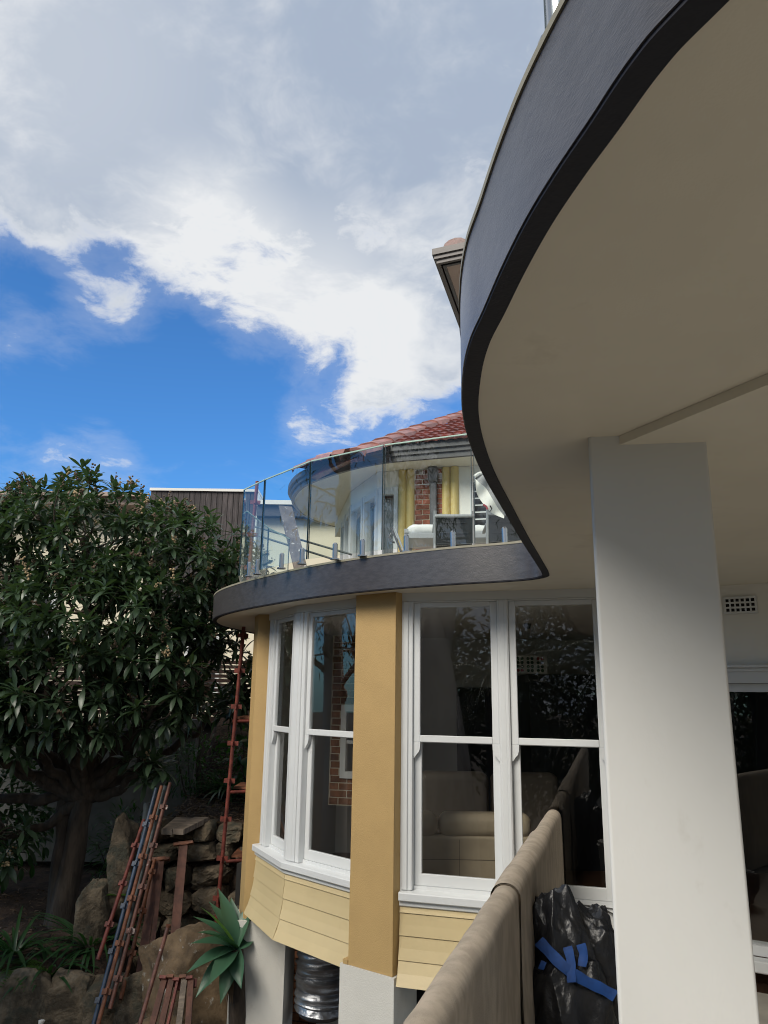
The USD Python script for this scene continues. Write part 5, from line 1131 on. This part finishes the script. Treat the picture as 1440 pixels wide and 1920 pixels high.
def hedge_tree(x, y, z, s, label, seed, n=15000, L=0.28, W=0.12):
    rn = R(seed); t = thing('garden_tree', label, 'tree'); c = V([x, y, z]); obj('trunk', limb(rn, (x, y, -3), (x, y, z), 0.2, 0.1, 0.03)[0], K['bark_grey'], t, True)
    d = rn.randn(n, 3); d /= np.linalg.norm(d, axis=1, keepdims=True); p = c + V(s) * d * (0.55 + 0.45 * rn.rand(n, 1)) * (1 + 0.8 * noise3(d * 1.6 + seed, 1.4, seed))[:, None]
    a = d + rn.randn(n, 3) * 0.6; a[:, 2] -= 0.3; a /= np.linalg.norm(a, axis=1, keepdims=True); b = np.cross(a, rn.randn(n, 3)); b /= np.linalg.norm(b, axis=1, keepdims=True); k = (0.6 + 0.6 * rn.rand(n, 1))
    v = np.stack([p, p + a * L * 0.5 * k + b * W * 0.5 * k, p + a * L * k, p + a * L * 0.5 * k - b * W * 0.5 * k], 1).reshape(-1, 3); o = np.arange(n)[:, None] * 4
    obj('foliage', TM(v, np.vstack([o + [0, 1, 2], o + [0, 2, 3]])), K['gum_leaf'], t, False, kind='stuff')
gum('gum_tree', [(-10.2, -2.6, -3), (-10.0, -2.5, 1), (-9.7, -2.3, 4), (-9.4, -2.2, 7)], 0.35, 0.2, 'leafy gum tree mirrored in the far balcony glass beside the yellow columns', 45,
    [(0.35, (-8.0, -3.6, 3.2), 0.09), (0.4, (-8.3, -1.0, 3.6), 0.09), (0.5, (-7.6, -2.8, 5.0), 0.1), (0.6, (-8.2, -0.8, 5.6), 0.1), (0.8, (-11.0, -2.5, 7.0), 0.1), (0.9, (-8.6, -3.6, 7.8), 0.1), (0.98, (-9.2, -1.6, 9.0), 0.1)], nleaf=700, ll=0.22)
gum('gum_tree', [(-12.4, 3.3, -3), (-12.3, 3.4, 1), (-12.2, 3.8, 4.5), (-11.8, 4.0, 8)], 0.3, 0.14, 'sparse gum tree with bare branches mirrored in the curved balcony glass', 47,
    [(0.5, (-11.2, 2.0, 5.4), 0.09), (0.55, (-11.0, 5.2, 5.6), 0.09), (0.7, (-12.4, 2.2, 7.0), 0.09), (0.8, (-10.8, 4.6, 7.8), 0.09), (0.95, (-12.0, 5.0, 9.0), 0.09)], nleaf=130, ll=0.2)
gum('gum_tree', [(-13.0, 9.2, -3), (-12.9, 9.2, 1), (-12.6, 9.3, 4), (-12.4, 9.5, 8)], 0.35, 0.16, 'tall gum tree past the left edge, mirrored in the narrow bay windows', 49,
    [(0.35, (-11.2, 8.2, 3.6), 0.09), (0.42, (-11.6, 10.6, 4.0), 0.09), (0.55, (-11.0, 9.2, 5.2), 0.1), (0.6, (-13.8, 8.4, 5.8), 0.1), (0.8, (-11.2, 10.0, 7.4), 0.1), (0.9, (-13.4, 10.2, 8.2), 0.1)], nleaf=380, ll=0.22)
hedge_tree(-8.3, 5.6, 2.9, (2.4, 2.3, 2.0), 'dense garden tree shading the garden left of the terrace', 58)
hedge_tree(-3.5, -9.5, 1.6, (3.8, 2.6, 4.2), 'rounded garden tree behind the palms', 53)
hedge_tree(3.5, -9.5, 1.2, (3.4, 2.6, 4.0), 'rounded garden tree behind the terrace', 54)
hedge_tree(-10.0, -9.0, 1.4, (3.4, 3.0, 4.2), 'dense garden tree beyond the slender gum tree', 55)
hedge_tree(-15.0, -3.0, 1.2, (3.0, 3.4, 3.8), 'dense garden tree beyond the leafy gum tree', 56)
hedge_tree(9.5, -6.5, 1.2, (3.0, 3.0, 3.8), 'dense garden tree at the far end of the terrace', 57)
